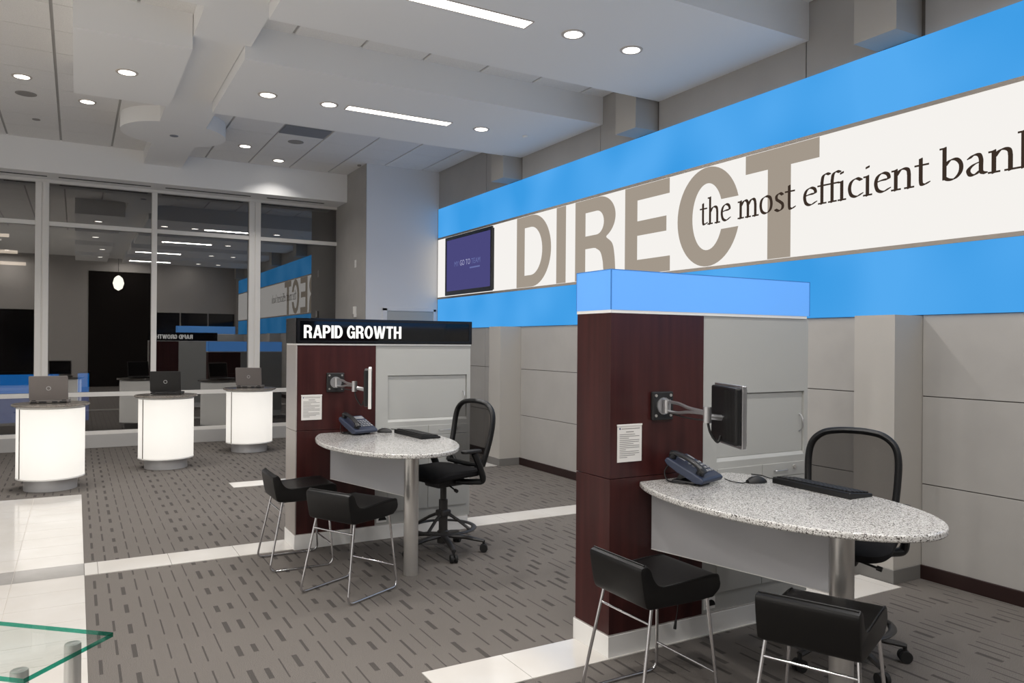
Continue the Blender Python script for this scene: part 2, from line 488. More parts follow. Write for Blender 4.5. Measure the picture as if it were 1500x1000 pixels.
# ---- right wall: panels, pilasters, baseboards
wall_r = MB().box(5.085, 5.25, YN, 11.29, 0, 4.5).build('wall_right', 'joint_dark'); tag(wall_r, 'wall of beige panels behind the lit sign', 'wall', kind='structure')
PIL = [(3.17, 3.475), (5.94, 6.245), (8.645, 8.95), (0.40, 0.705), (-2.37, -2.065)]
YB = [(YN, -2.37), (-2.065, -1.39), (-1.39, 0.40), (0.705, 1.385), (1.385, 3.17), (3.475, 4.155), (4.155, 5.94), (6.245, 6.92), (6.92, 8.645), (8.95, 9.65), (9.65, 11.285)]
ZB = [(0.0, 0.646), (0.652, 1.249), (1.255, 1.81)]
for y0, y1 in YB:
    for z0, z1 in ZB:
        bx('wall_panel', 'wall_panel', wall_r, XR, 5.086, y0+0.004, y1-0.004, z0, z1, 0.002)
    bx('wall_panel', 'wall_panel', wall_r, XR, 5.086, y0+0.005, y1-0.005, 3.72, 4.37)
    base = bx('baseboard_right', 'base_brown', wall_r, 5.052, XR, y0+0.002, y1-0.002, 0.0, 0.095, 0.003)
bx('wall_panel', 'wall_panel', wall_r, XR, 5.086, YN, 11.285, 1.812, 3.718)
for y0, y1 in PIL:
    bx('pilaster', 'pilaster_paint', wall_r, 4.763, 5.086, y0, y1, 0.0, 1.806)
    bx('pilaster', 'pilaster_paint', wall_r, 4.80, 5.086, y0+0.03, y1+0.05, 3.742, 4.37)
    bx('pilaster_base', 'base_grey', wall_r, 4.755, 5.06, y0-0.008, y1+0.008, 0.0, 0.095, 0.003)

# ---- end wall with a flush door, and the short return wall towards the windows
wall_e = struct('wall_end', 'short white end wall beside the television', 'wall')
bx('wall_face', 'wall_paint', wall_e, 3.853, 5.25, 11.29, 11.45, 0, 4.37)
door = struct('door_1', 'flush white door in the end wall, mostly hidden by the RAPID GROWTH kiosk', 'door')
bx('door_frame', 'wall_paint', door, 4.124, 4.20, 11.272, 11.29, 0, 2.12, 0.003)
bx('door_frame', 'wall_paint', door, 4.98, 5.025, 11.272, 11.29, 0, 2.12, 0.003)
bx('door_frame', 'wall_paint', door, 4.124, 5.025, 11.272, 11.29, 2.08, 2.135, 0.003)
bx('door_leaf', 'white_laminate', door, 4.206, 4.974, 11.278, 11.29, 0.01, 2.074, 0.002)
wall_s = MB().box(3.853, 3.95, 11.45, YF+0.1, 0, 4.37).build('wall_return', 'wall_panel'); tag(wall_s, 'narrow beige wall between the end wall and the windows', 'wall', kind='structure')
bx('wall_panel', 'wall_panel', wall_s, 3.852, 3.856, 11.29, 11.452, 0, 4.37)
# ---- walls behind the photographer
wall_l = MB().box(XL-0.15, XL, YN, YF+0.1, 0, 4.5).build('wall_left', 'ceiling_paint'); tag(wall_l, 'plain wall on the left, outside the photo', 'wall', kind='structure')
wall_n = MB().box(XL-0.15, 5.25, YN-0.15, YN, 0, 4.5).build('wall_near', 'near_wall'); tag(wall_n, 'wall behind the viewpoint seen only mirrored in the windows', 'wall', kind='structure')
bx('opening', 'opening_dark', wall_n, 0.35, 2.23, YN, YN+0.02, 0.0, 3.9)
for i in range(3):
    bx('glazing', 'dark_glazing', wall_n, 2.3+i*0.92, 3.17+i*0.92, YN, YN+0.03, 0.1, 2.55)
bx('glazing', 'dark_glazing', wall_n, -3.5, -1.2, YN, YN+0.03, 0.1, 2.55)

# ---- window wall
wall_f = struct('wall_far', 'bulkhead and low curb of the window wall', 'wall')
bx('header', 'ceiling_paint', wall_f, XL, 3.853, 12.25, YF+0.12, 3.88, 4.37)
bx('curb', 'curb', wall_f, XL, 3.853, 12.79, YF+0.1, 0, 0.195, 0.004)
bx('head_trim', 'mullion', wall_f, XL, 3.853, 12.80, YF+0.06, 3.838, 3.88)
MUL = [(-3.37, 0.085), (-1.9, 0.04), (-0.433, 0.084), (1.025, 0.038), (2.501, 0.09)]
edges = [(XL, None)]+MUL+[(3.853, None)]
wlab = ['unseen bay', 'outer left bay', 'leftmost pane bay at the photo edge', 'bay behind the grey laptop pedestal', 'bay behind the black laptop', 'bay at the right end beside the RAPID GROWTH sign']
for i in range(len(edges)-1):
    x0 = edges[i][0]+(edges[i][1] or 0); x1 = edges[i+1][0]-(edges[i+1][1] or 0)
    w = struct('window_%d' % (i+1), 'dark night window, '+wlab[i], 'window')
    for z0, z1 in ((0.245, 0.755), (0.818, 3.222), (3.285, 3.84)):
        bx('pane', 'window_glass', w, x0, x1, YF, YF+0.006, z0, z1)
    for z0, z1 in ((0.195, 0.245), (0.755, 0.818), (3.222, 3.285)):
        bx('transom', 'mullion', w, x0, x1, 12.80, YF+0.06, z0, z1, 0.003)
    if edges[i][1]:
        c, h = edges[i]
        if h > 0.06:
            bx('mullion', 'mullion', w, c-h, c-0.008, 12.785, YF+0.08, 0.195, 3.84, 0.004)
            bx('mullion', 'mullion', w, c+0.008, c+h, 12.785, YF+0.08, 0.195, 3.84, 0.004)
            bx('mullion_joint', 'mullion', w, c-0.009, c+0.009, 12.80, YF+0.06, 0.195, 3.84)
        else:
            bx('mullion', 'mullion', w, c-h, c+h, 12.785, YF+0.08, 0.195, 3.84, 0.004)
slots = [(-0.92, -0.37, 'far left above the first window'), (-0.23, 0.95, 'above the grey laptop window'), (1.15, 2.38, 'above the black laptop window'), (2.63, 3.55, 'above the rightmost window')]
for x0, x1, t in slots:
    s = bx('slot_diffuser', 'dark_plastic', None, x0, x1, 12.52, 12.56, 3.874, 3.88)
    tag(s, 'long thin dark air slot '+t, 'air vent', 'air slots above the windows')
# ---- outside, beyond the glass
gnd = MB().box(-12, 8, YF+0.13, 26, -0.15, -0.02).build('ground', 'asphalt'); tag(gnd, 'dark ground outside the windows', 'ground', kind='structure')
oc = thing('lit_counter', 'blue lit low counter glowing through the left windows', 'counter', (0, 15.1, 0))
bx('counter_body', 'dark_plastic', oc, -2.6, 0.22, 0.02, 0.5, -0.02, 1.04)
bx('glow_face', 'outside_blue', oc, -2.6, -0.25, 0, 0.02, 0.62, 1.0)
bx('glow_face', 'outside_blue', oc, 0.03, 0.2, 0, 0.02, 0.62, 1.01)
bx('glow_face', 'outside_reflection', oc, -2.6, -0.25, 0, 0.02, 0.2, 0.62)  # lower band glows dimly in place of the floor reflection
bx('glow_face', 'outside_reflection', oc, 0.03, 0.2, 0, 0.02, 0.2, 0.62)
for i, (x1, z, t) in enumerate(((-1.02, 3.38, 'highest'), (-0.90, 3.11, 'middle'), (-0.78, 2.92, 'lowest'))):
    k = MB().cyl((x1-1.4, 15.8+i*0.1, z), (x1, 15.8+i*0.1, z), 0.03, 10).build('tube_lamp', 'outside_tube', smooth=True)
    tag(k, t+' of three bright tube lamps seen through the leftmost window', 'tube lamp', 'tube lamps outside')

# ------------------------------------------------------------------ ceiling fixtures
def downlight(x, y, z, label, spread=150, watts=None):
    t = thing('downlight', label, 'downlight', (x, y, z), 0, 'round recessed downlights')
    MB().lathe([(0.072, -0.006), (0.092, -0.006), (0.095, 0.0), (0.072, 0.0), (0.072, -0.006)], n=32, caps=False).build('trim_ring', 'trim_ring', t, smooth=True)
    MB().lathe([(0.074, -0.004), (0.0, -0.0045)], n=32).build('lens', 'lamp_lens', t)
    d = bpy.data.lights.new('downlight_lamp', 'AREA'); d.shape = 'DISK'; d.size = 0.14; d.energy = watts or DOWN_W; d.color = LAMP_COL; d.spread = math.radians(spread)
    o = bpy.data.objects.new('downlight_lamp', d); COL.objects.link(o); o.parent = t; o.location = (0, 0, -0.012)
def linear(x0, x1, y, z, label, k=1.0):
    t = thing('linear_light', label, 'ceiling light', ((x0+x1)/2, y, z), 0, 'linear ceiling lights'); h = (x1-x0)/2
    fr = MB()
    for a in ((-h-0.012, h+0.012, -0.075, -0.065), (-h-0.012, h+0.012, 0.065, 0.075), (-h-0.012, -h, -0.065, 0.065), (h, h+0.012, -0.065, 0.065)):
        fr.box(a[0], a[1], a[2], a[3], -0.006, 0)
    fr.build('frame', 'trim_ring', t)
    bx('diffuser', 'lamp_linear', t, -h, h, -0.065, 0.065, -0.004, -0.001)
    d = bpy.data.lights.new('linear_lamp', 'AREA'); d.shape = 'RECTANGLE'; d.size = 2*h-0.02; d.size_y = 0.12; d.energy = LINEAR_W*2*h*k; d.color = LAMP_COL; d.spread = PI
    o = bpy.data.objects.new('linear_lamp', d); COL.objects.link(o); o.parent = t; o.location = (0, 0, -0.012)
DL = [(-0.51, 9.45, ZC, 'round downlight in the tiles at the upper left photo edge'),
      (0.093, 10.06, ZC, 'round downlight in the tiles left of the round bulkhead'),
      (2.045, 11.196, ZC, 'round downlight in the tiles just right of the round bulkhead'),
      (2.647, 11.82, ZC, 'round downlight in the tiles nearest the windows'),
      (0.385, 7.78, 4.03, 'round downlight alone in the lowered ceiling block left of the duct'),
      (1.63, 7.77, 4.03, 'round downlight at the left end of the middle soffit'),
      (2.241, 7.756, 4.03, 'round downlight just left of the middle linear light'),
      (3.997, 7.745, 4.03, 'round downlight right of the middle linear light'),
      (3.383, 4.99, 4.03, 'large round downlight next to the nearest linear light'),
      (3.978, 5.01, 4.03, 'large round downlight nearest the sign in the near soffit')]
for q in DL: downlight(*q, 118 if q[2] == ZC else 150, 6.0 if q[1] > 11.5 else None)
linear(2.43, 3.596, 7.75, 4.03, 'linear ceiling light in the middle soffit')
linear(1.82, 2.985, 5.015, 4.03, 'linear ceiling light cut by the top photo edge')
hid = 'round fill downlight added out of view'  # unseen lamps added to fill the room with bounced light
for q in ((0.385, 5.0, 4.03), (0.6, 2.28, 4.03), (0.6, 0.1, 4.03), (3.38, 2.24, 4.03), (3.98, 2.24, 4.03), (3.38, -0.5, 4.03), (3.98, -0.5, 4.03),
          (-1.9, 9.45, ZC), (-1.9, 6.0, ZC), (-1.9, 3.0, 4.37), (-1.9, 0.0, 4.37), (-3.2, 1.5, 4.37), (-3.2, 4.5, 4.37), (-3.2, 8.0, 4.37), (-1.9, -2.9, 4.37), (1.5, -2.9, 4.37), (3.4, -2.9, 4.37)):
    downlight(*q, hid, 165, (9.5 if q[0] > 3 else FILL_W) if q[1] < 5.5 else DOWN_W)
linear(1.4, 2.57, 2.24, 4.03, 'linear fill light added out of view', 0.85)  # both linear lights are unseen and added as fill
linear(0.2+1.2, 2.57, -0.5, 4.03, 'linear fill light added out of view', 1.4)
def disc(name, label, cat, x, y, z, r, m, h=0.008, group=None):
    t = MB().lathe([(r, 0), (r, -h*0.6), (r*0.9, -h), (0, -h)], (0, 0, 0), 28).build(name, m, loc=(x, y, z))
    tag(t, label, cat, group)
disc('ceiling_speaker', 'round grey ceiling speaker at the upper left', 'speaker', -0.505, 10.085, ZC, 0.105, 'speaker_grey', group='ceiling speakers')
disc('ceiling_speaker', 'round grey ceiling speaker in the tile behind the air grille', 'speaker', 2.60, 10.585, ZC, 0.105, 'speaker_grey', group='ceiling speakers')
disc('sprinkler_cover', 'small grey sprinkler cover under the round bulkhead', 'sprinkler', 1.043, 10.37, 4.145, 0.05, 'grille', group='sprinkler covers')
disc('sprinkler_cover', 'small white sprinkler cover on the middle soffit near the sign', 'sprinkler', 4.576, 7.73, 4.03, 0.035, 'ceiling_paint', 0.02, 'sprinkler covers')
disc('sprinkler_cover', 'small pale sprinkler cover in the tiles near the left windows', 'sprinkler', -0.45, 11.2, ZC, 0.045, 'speaker_grey', group='sprinkler covers')
disc('sprinkler_cover', 'small pale sprinkler cover in the tiles beside the end wall', 'sprinkler', 3.79, 11.45, ZC, 0.03, 'speaker_grey', 0.02, 'sprinkler covers')
g = thing('air_grille', 'bluish grey return air grille in the ceiling tiles', 'air vent', (2.59, 10.045, ZC))
bx('frame', 'grille', g, -0.295, 0.295, -0.2, 0.2, 0.0, 0.011)
for i in range(14):
    bx('slat', 'grille', g, -0.28, 0.28, -0.19+i*0.0275, -0.172+i*0.0275, -0.003, 0.0005)
# pendant behind the viewpoint (mirrored in the second window)
p = thing('pendant_lamp', 'glowing pendant lamp mirrored in the second window', 'lamp', (1.2, -2.6, 3.2))
MB().lathe([(0.0, 0.0), (0.12, 0.08), (0.17, 0.25), (0.12, 0.42), (0.03, 0.5)], n=10).build('shade', 'pendant_glow', p)
MB().cyl((0, 0, 0.5), (0, 0, 1.17), 0.008, 6).build('cord', 'cable', p)
# wall devices
s = thing('light_switch', 'small white switch plate high on the narrow beige wall', 'switch', (3.852, 11.78, 2.83))
bx('plate', 'paper', s, -0.006, 0, -0.04, 0.04, -0.06, 0.06, 0.002)
bx('rocker', 'paper', s, -0.012, -0.006, -0.015, 0.015, -0.03, 0.03, 0.002)
s = thing('thermostat', 'white control box just above the RAPID GROWTH sign', 'thermostat', (3.852, 11.76, 2.05))
bx('housing', 'paper', s, -0.03, 0, -0.05, 0.05, -0.07, 0.1, 0.004)
MB().cyl((-0.045, 0.03, -0.04), (-0.03, 0.03, -0.04), 0.025, 14).build('dial', 'speaker_grey', s)

# ------------------------------------------------------------------ the lit sign
SG = thing('illuminated_sign', 'long backlit wall sign with blue bands reading DIRECT the most efficient bank', 'sign', (5.055, 0, 0))
YS0, YS1 = -3.0, 11.28
bx('backing', 'sign_frame', SG, 0.0112, 0.0148, YS0, YS1, 1.815, 3.728)
bx('blue_panel', 'sign_blue', SG, 0, 0.011, YS0, YS1, 1.812, 2.281)
bx('blue_panel', 'sign_blue', SG, 0, 0.011, YS0, YS1, 3.266, 3.732)
bx('white_panel', 'sign_white', SG, 0, 0.011, YS0, YS1, 2.312, 3.236)
bx('frame_strip', 'sign_frame', SG, -0.004, 0.011, YS0, YS1, 2.2815, 2.3115)
bx('frame_strip', 'sign_frame', SG, -0.004, 0.011, YS0, YS1, 3.2365, 3.2655)
bx('frame_strip', 'sign_frame', SG, -0.002, 0.014, YS1, YS1+0.008, 1.812, 3.73)
LZ0, LZ1 = 2.316, 3.232
LH = LZ1-LZ0
def arc(cx, cy, rx, ry, a0, a1, k=20):
    return [(cx+rx*math.cos(math.radians(a0+(a1-a0)*i/k)), cy+ry*math.sin(math.radians(a0+(a1-a0)*i/k))) for i in range(k+1)]
def big(loops, ystart):
    """loops in (u,v): u along reading direction (-Y), v up, from the sign's left end"""
    me = curve_mesh('letter', loops)
    for v in me.vertices:
        u, w = v.co.x, v.co.y
        v.co = (-0.0025, ystart-u, LZ0+w)
    link('letter', me, 'sign_letter', SG)
S = 0.205; T = 0.15
W = 0.84
big([[(0, 0), (0.38, 0)]+arc(0.38, LH/2, W-0.38, LH/2, -90, 90, 28)+[(0, LH)],
     [(S, T), (S, LH-T), (0.36, LH-T)]+arc(0.36, LH/2, W-S-0.36, LH/2-T, 90, -90, 24)], 8.74)
big([[(0, 0), (0.205, 0), (0.205, LH), (0, LH)]], 7.78)
rv = 0.40
big([[(0, 0), (S, 0), (S, 0.355), (0.36, 0.355)]+spline([(0.40, 0.35), (0.49, 0.30), (0.535, 0.2), (0.55, 0.1), (0.575, 0.0)], 6)+[(0.80, 0.0)]
     +spline([(0.765, 0.09), (0.75, 0.24), (0.71, 0.37), (0.60, 0.45)], 6)+arc(0.45, 0.675, 0.315, 0.242, -60, 90, 22)+[(0, LH)],
     [(S, 0.50), (S, LH-T), (0.42, LH-T)]+arc(0.42, (0.50+LH-T)/2, 0.135, (LH-T-0.50)/2, 90, -90, 14)], 7.378)
big([[(0, 0), (0.71, 0), (0.71, T), (S, T), (S, 0.40), (0.655, 0.40), (0.655, 0.40+T), (S, 0.40+T), (S, LH-T), (0.70, LH-T), (0.70, LH), (0, LH)]], 6.448)
cw = 0.80
big([arc(0.40, LH/2, 0.40, LH/2, 17, 343, 50)+arc(0.40, LH/2, 0.40-S, LH/2-T, 334, 26, 40)], 5.632)
big([[(0.245, 0), (0.485, 0), (0.485, LH-T-0.01), (0.76, LH-T-0.01), (0.76, LH), (0, LH), (0, LH-T-0.01), (0.245, LH-T-0.01)]], 4.768)

# calligraphic serif line: a broad nib swept along skeletons, x-height = 1
NIBA = math.radians(17)
def nib_mesh(strokes, sx, sz, y0, z0, lift, wid=0.17):
    mb = MB()
    for st in strokes:
        th = 0.085 if st.get('flat') else 0.048
        pts = spline(st['p'], 7) if st.get('c', True) else st['p']
        w = st.get('w', wid)
        a = NIBA if not st.get('flat') else 0.0
        c_, s_ = math.cos(a)*w/2, math.sin(a)*w/2
        nx, ny = -math.sin(a)*th/2, math.cos(a)*th/2
        nib = [(c_+nx, s_+ny), (-c_+nx, -s_+ny), (-c_-nx, -s_-ny), (c_-nx, s_-ny)]
        for (xa, ya), (xb, yb_) in zip(pts[:-1], pts[1:]):
            q = [(xa+i, ya+j) for i, j in nib]+[(xb+i, yb_+j) for i, j in nib]
            h = hull(q)
            mb.add([(lift, y0-x*sx, z0+y*sz) for x, y in h], [tuple(range(len(h)))])
    return mb
def hull(P):
    P = sorted(set((round(x, 5), round(y, 5)) for x, y in P))
    def half_(Q):
        h = []
        for p in Q:
            while len(h) > 1 and (h[-1][0]-h[-2][0])*(p[1]-h[-2][1])-(h[-1][1]-h[-2][1])*(p[0]-h[-2][0]) <= 0: h.pop()
            h.append(p)
        return h
    a, b = half_(P), half_(P[::-1])
    return a[:-1]+b[:-1]
def C(*p): return {'p': list(p)}
def Ln(*p): return {'p': list(p), 'c': False}
def Sf(x0, x1, y=0.03): return {'p': [(x0, y), (x1, y)], 'c': False, 'w': 0.08, 'flat': True}
ASC = 1.55
def stem(x, top, bot=0.0): return {'p': [(x, top), (x, bot)], 'c': False}
GL = {
 't': ([stem(0.28, 1.25, 0.25), C((0.28, 0.3), (0.31, 0.08), (0.46, 0.04), (0.62, 0.12)), Sf(0.04, 0.6, 0.95)], 0.66),
 'h': ([stem(0.22, ASC), Sf(0.05, 0.2, ASC-0.03), Sf(0.04, 0.42), C((0.24, 0.68), (0.42, 0.92), (0.62, 0.96), (0.78, 0.86), (0.82, 0.62)), stem(0.82, 0.65), Sf(0.64, 1.02)], 1.06),
 'e': ([C((0.16, 0.56), (0.45, 0.62), (0.74, 0.64), (0.70, 0.86), (0.46, 0.96), (0.22, 0.82), (0.13, 0.5), (0.22, 0.17), (0.48, 0.05), (0.78, 0.18))], 0.86),
 'm': ([stem(0.22, 0.97), Sf(0.04, 0.2, 0.93), Sf(0.04, 0.42), C((0.24, 0.68), (0.42, 0.92), (0.58, 0.96), (0.70, 0.86), (0.74, 0.62)), stem(0.74, 0.65), Sf(0.58, 0.92),
        C((0.76, 0.68), (0.94, 0.92), (1.10, 0.96), (1.22, 0.86), (1.26, 0.62)), stem(1.26, 0.65), Sf(1.08, 1.46)], 1.5),
 'o': ([C((0.5, 0.96), (0.22, 0.82), (0.13, 0.5), (0.22, 0.17), (0.48, 0.04), (0.76, 0.18), (0.85, 0.5), (0.76, 0.84), (0.5, 0.96))], 0.98),
 's': ([C((0.60, 0.86), (0.42, 0.96), (0.22, 0.86), (0.22, 0.66), (0.42, 0.52), (0.60, 0.36), (0.58, 0.14), (0.36, 0.04), (0.14, 0.14))], 0.74),
 'f': ([stem(0.26, 1.15), C((0.26, 1.1), (0.32, 1.42), (0.5, 1.53), (0.68, 1.46)), Sf(0.04, 0.6, 0.95), Sf(0.08, 0.48)], 0.56),
 'i': ([stem(0.22, 0.97), Sf(0.05, 0.2, 0.93), Sf(0.04, 0.42), {'p': [(0.22, 1.36), (0.23, 1.42)], 'c': False, 'w': 0.2}], 0.5),
 'c': ([C((0.72, 0.84), (0.48, 0.96), (0.22, 0.82), (0.13, 0.5), (0.22, 0.17), (0.48, 0.05), (0.76, 0.17))], 0.82),
 'n': ([stem(0.22, 0.97), Sf(0.05, 0.2, 0.93), Sf(0.04, 0.42), C((0.24, 0.68), (0.42, 0.92), (0.62, 0.96), (0.78, 0.86), (0.82, 0.62)), stem(0.82, 0.65), Sf(0.64, 1.02)], 1.06),
 'b': ([stem(0.20, ASC, 0.1), Sf(0.03, 0.18, ASC-0.03), C((0.22, 0.7), (0.42, 0.93), (0.68, 0.93), (0.86, 0.68), (0.84, 0.32), (0.62, 0.06), (0.38, 0.05), (0.2, 0.16))], 1.0),
 'a': ([C((0.18, 0.82), (0.36, 0.95), (0.56, 0.92), (0.64, 0.7), (0.64, 0.4), (0.66, 0.14), (0.82, 0.06)), C((0.62, 0.60), (0.36, 0.52), (0.16, 0.32), (0.22, 0.1), (0.40, 0.06), (0.62, 0.22))], 0.9),
 'k': ([stem(0.22, ASC), Sf(0.05, 0.2, ASC-0.03), Sf(0.04, 0.42), {'p': [(0.28, 0.48), (0.76, 0.92)], 'c': False, 'w': 0.1}, {'p': [(0.42, 0.58), (0.84, 0.06)], 'c': False}, Sf(0.6, 0.92, 0.93), Sf(0.74, 1.06)], 1.06)}
for wd, y0, y1, z0, xh in (('the', 5.325, 4.935, 2.70, 0.160), ('most', 4.855, 4.235, 2.70, 0.158), ('efficient', 4.165, 3.115, 2.70, 0.150), ('bank', 3.045, 2.38, 2.70, 0.146)):
    tot = sum(GL[c][1] for c in wd); sc_ = (y0-y1)/tot; x = 0
    for c in wd:
        st, adv = GL[c]
        mb = nib_mesh([dict(s_, p=[(px, py) for px, py in s_['p']]) for s_ in st], sc_, xh, y0-x*sc_, z0, -0.006)
        me = mb.mesh('letter'); link('letter', me, 'sign_ink', SG)
        x += adv

# ---- television on the sign
tv = thing('television', 'black framed wall television with a purple screen at the end of the sign', 'television', (5.05, 10.095, 2.765))
bx('housing', 'black_plastic', tv, -0.045, -0.003, -0.74, 0.74, -0.43, 0.43, 0.004)
fr = MB()
for a in ((-0.765, 0.765, -0.448, -0.385), (-0.765, 0.765, 0.40, 0.448), (-0.765, -0.725, -0.385, 0.40), (0.725, 0.765, -0.385, 0.40)):
    fr.box(-0.06, -0.035, a[0], a[1], a[2], a[3])
fr.build('bezel', 'tv_bezel', tv)
bx('screen', 'tv_screen', tv, -0.052, -0.046, -0.724, 0.724, -0.384, 0.399)
for t_, m_, y, w_, z, h in (('MY', 'tv_text_dim', 0.44, 0.15, -0.02, 0.075), ('GO TO', 'tv_text', 0.25, 0.34, -0.02, 0.08), ('TEAM', 'tv_text_dim', -0.13, 0.28, -0.02, 0.075)):
    word(t_, m_, tv, (-0.054, y, z), (0, -1, 0), (0, 0, 1), w_, h, 0.0, 0.08, 0.3)
bx('caption_line', 'tv_text_dim', tv, -0.0545, -0.0535, -0.40, -0.08, -0.085, -0.065)

# ================================================================== KIOSKS
def grotesque():
    S_, T_ = 0.2, 0.165
    G_ = {}
    G_['R'] = ([[(0, 0), (S_, 0), (S_, 0.39), (0.27, 0.39)]+spline([(0.31, 0.385), (0.37, 0.33), (0.385, 0.2), (0.39, 0.08), (0.41, 0)], 4)+[(0.62, 0)]
        +spline([(0.595, 0.08), (0.585, 0.26), (0.56, 0.40), (0.47, 0.48)], 4)+arc(0.33, 0.725, 0.275, 0.275, -58, 90, 14)+[(0, 1)],
        [(S_, 0.545), (S_, 1-T_), (0.31, 1-T_)]+arc(0.31, 0.69, 0.09, 0.145, 90, -90, 10)], 0.63)
    G_['A'] = ([[(0, 0), (0.2, 0), (0.24, 0.2), (0.46, 0.2), (0.5, 0), (0.7, 0), (0.46, 1), (0.24, 1)], [(0.275, 0.36), (0.35, 0.76), (0.425, 0.36)]], 0.68)
    G_['P'] = ([[(0, 0), (S_, 0), (S_, 0.37), (0.32, 0.37)]+arc(0.32, 0.685, 0.28, 0.315, -90, 90, 16)+[(0, 1)],
        [(S_, 0.53), (S_, 1-T_), (0.3, 1-T_)]+arc(0.3, 0.682, 0.1, 0.153, 90, -90, 10)], 0.60)
    G_['I'] = ([[(0, 0), (0.2, 0), (0.2, 1), (0, 1)]], 0.2)
    G_['D'] = ([[(0, 0), (0.28, 0)]+arc(0.28, 0.5, 0.34, 0.5, -90, 90, 18)+[(0, 1)], [(S_, T_), (S_, 1-T_), (0.27, 1-T_)]+arc(0.27, 0.5, 0.15, 0.5-T_, 90, -90, 14)], 0.63)
    G_['O'] = ([arc(0.335, 0.5, 0.335, 0.515, 0, 350, 35), arc(0.335, 0.5, 0.135, 0.36, 0, 350, 35)], 0.67)
    G_['G'] = ([arc(0.33, 0.5, 0.33, 0.515, 24, 312, 28)+[(0.51, 0.0), (0.64, 0.0), (0.64, 0.54), (0.33, 0.54), (0.33, 0.39), (0.45, 0.39)]+arc(0.33, 0.5, 0.13, 0.36, 315, 24, 24)], 0.66)
    G_['W'] = ([[(0, 1), (0.2, 1), (0.29, 0.36), (0.39, 1), (0.59, 1), (0.69, 0.36), (0.78, 1), (0.98, 1), (0.8, 0), (0.58, 0), (0.49, 0.6), (0.4, 0), (0.18, 0)]], 0.98)
    G_['T'] = ([[(0.19, 0), (0.39, 0), (0.39, 1-T_), (0.58, 1-T_), (0.58, 1), (0, 1), (0, 1-T_), (0.19, 1-T_)]], 0.58)
    G_['H'] = ([[(0, 0), (S_, 0), (S_, 0.42), (0.43, 0.42), (0.43, 0), (0.63, 0), (0.63, 1), (0.43, 1), (0.43, 0.585), (S_, 0.585), (S_, 1), (0, 1)]], 0.63)
    return G_
GROT = grotesque()
def block_word(text, m, parent, origin, ux, uz, width, height, gap=0.055, space=0.27):
    tot = sum(GROT[c][1]+gap if c != ' ' else space for c in text)-gap
    ux = Vector(ux); uz = Vector(uz); o0 = Vector(origin); x = 0
    for c in text:
        if c == ' ': x += space; continue
        me = curve_mesh('letter', GROT[c][0])
        for v in me.vertices: v.co = o0+ux*((v.co.x+x)*width/tot)+uz*(v.co.y*height)
        link('letter', me, m, parent)
        x += GROT[c][1]+gap
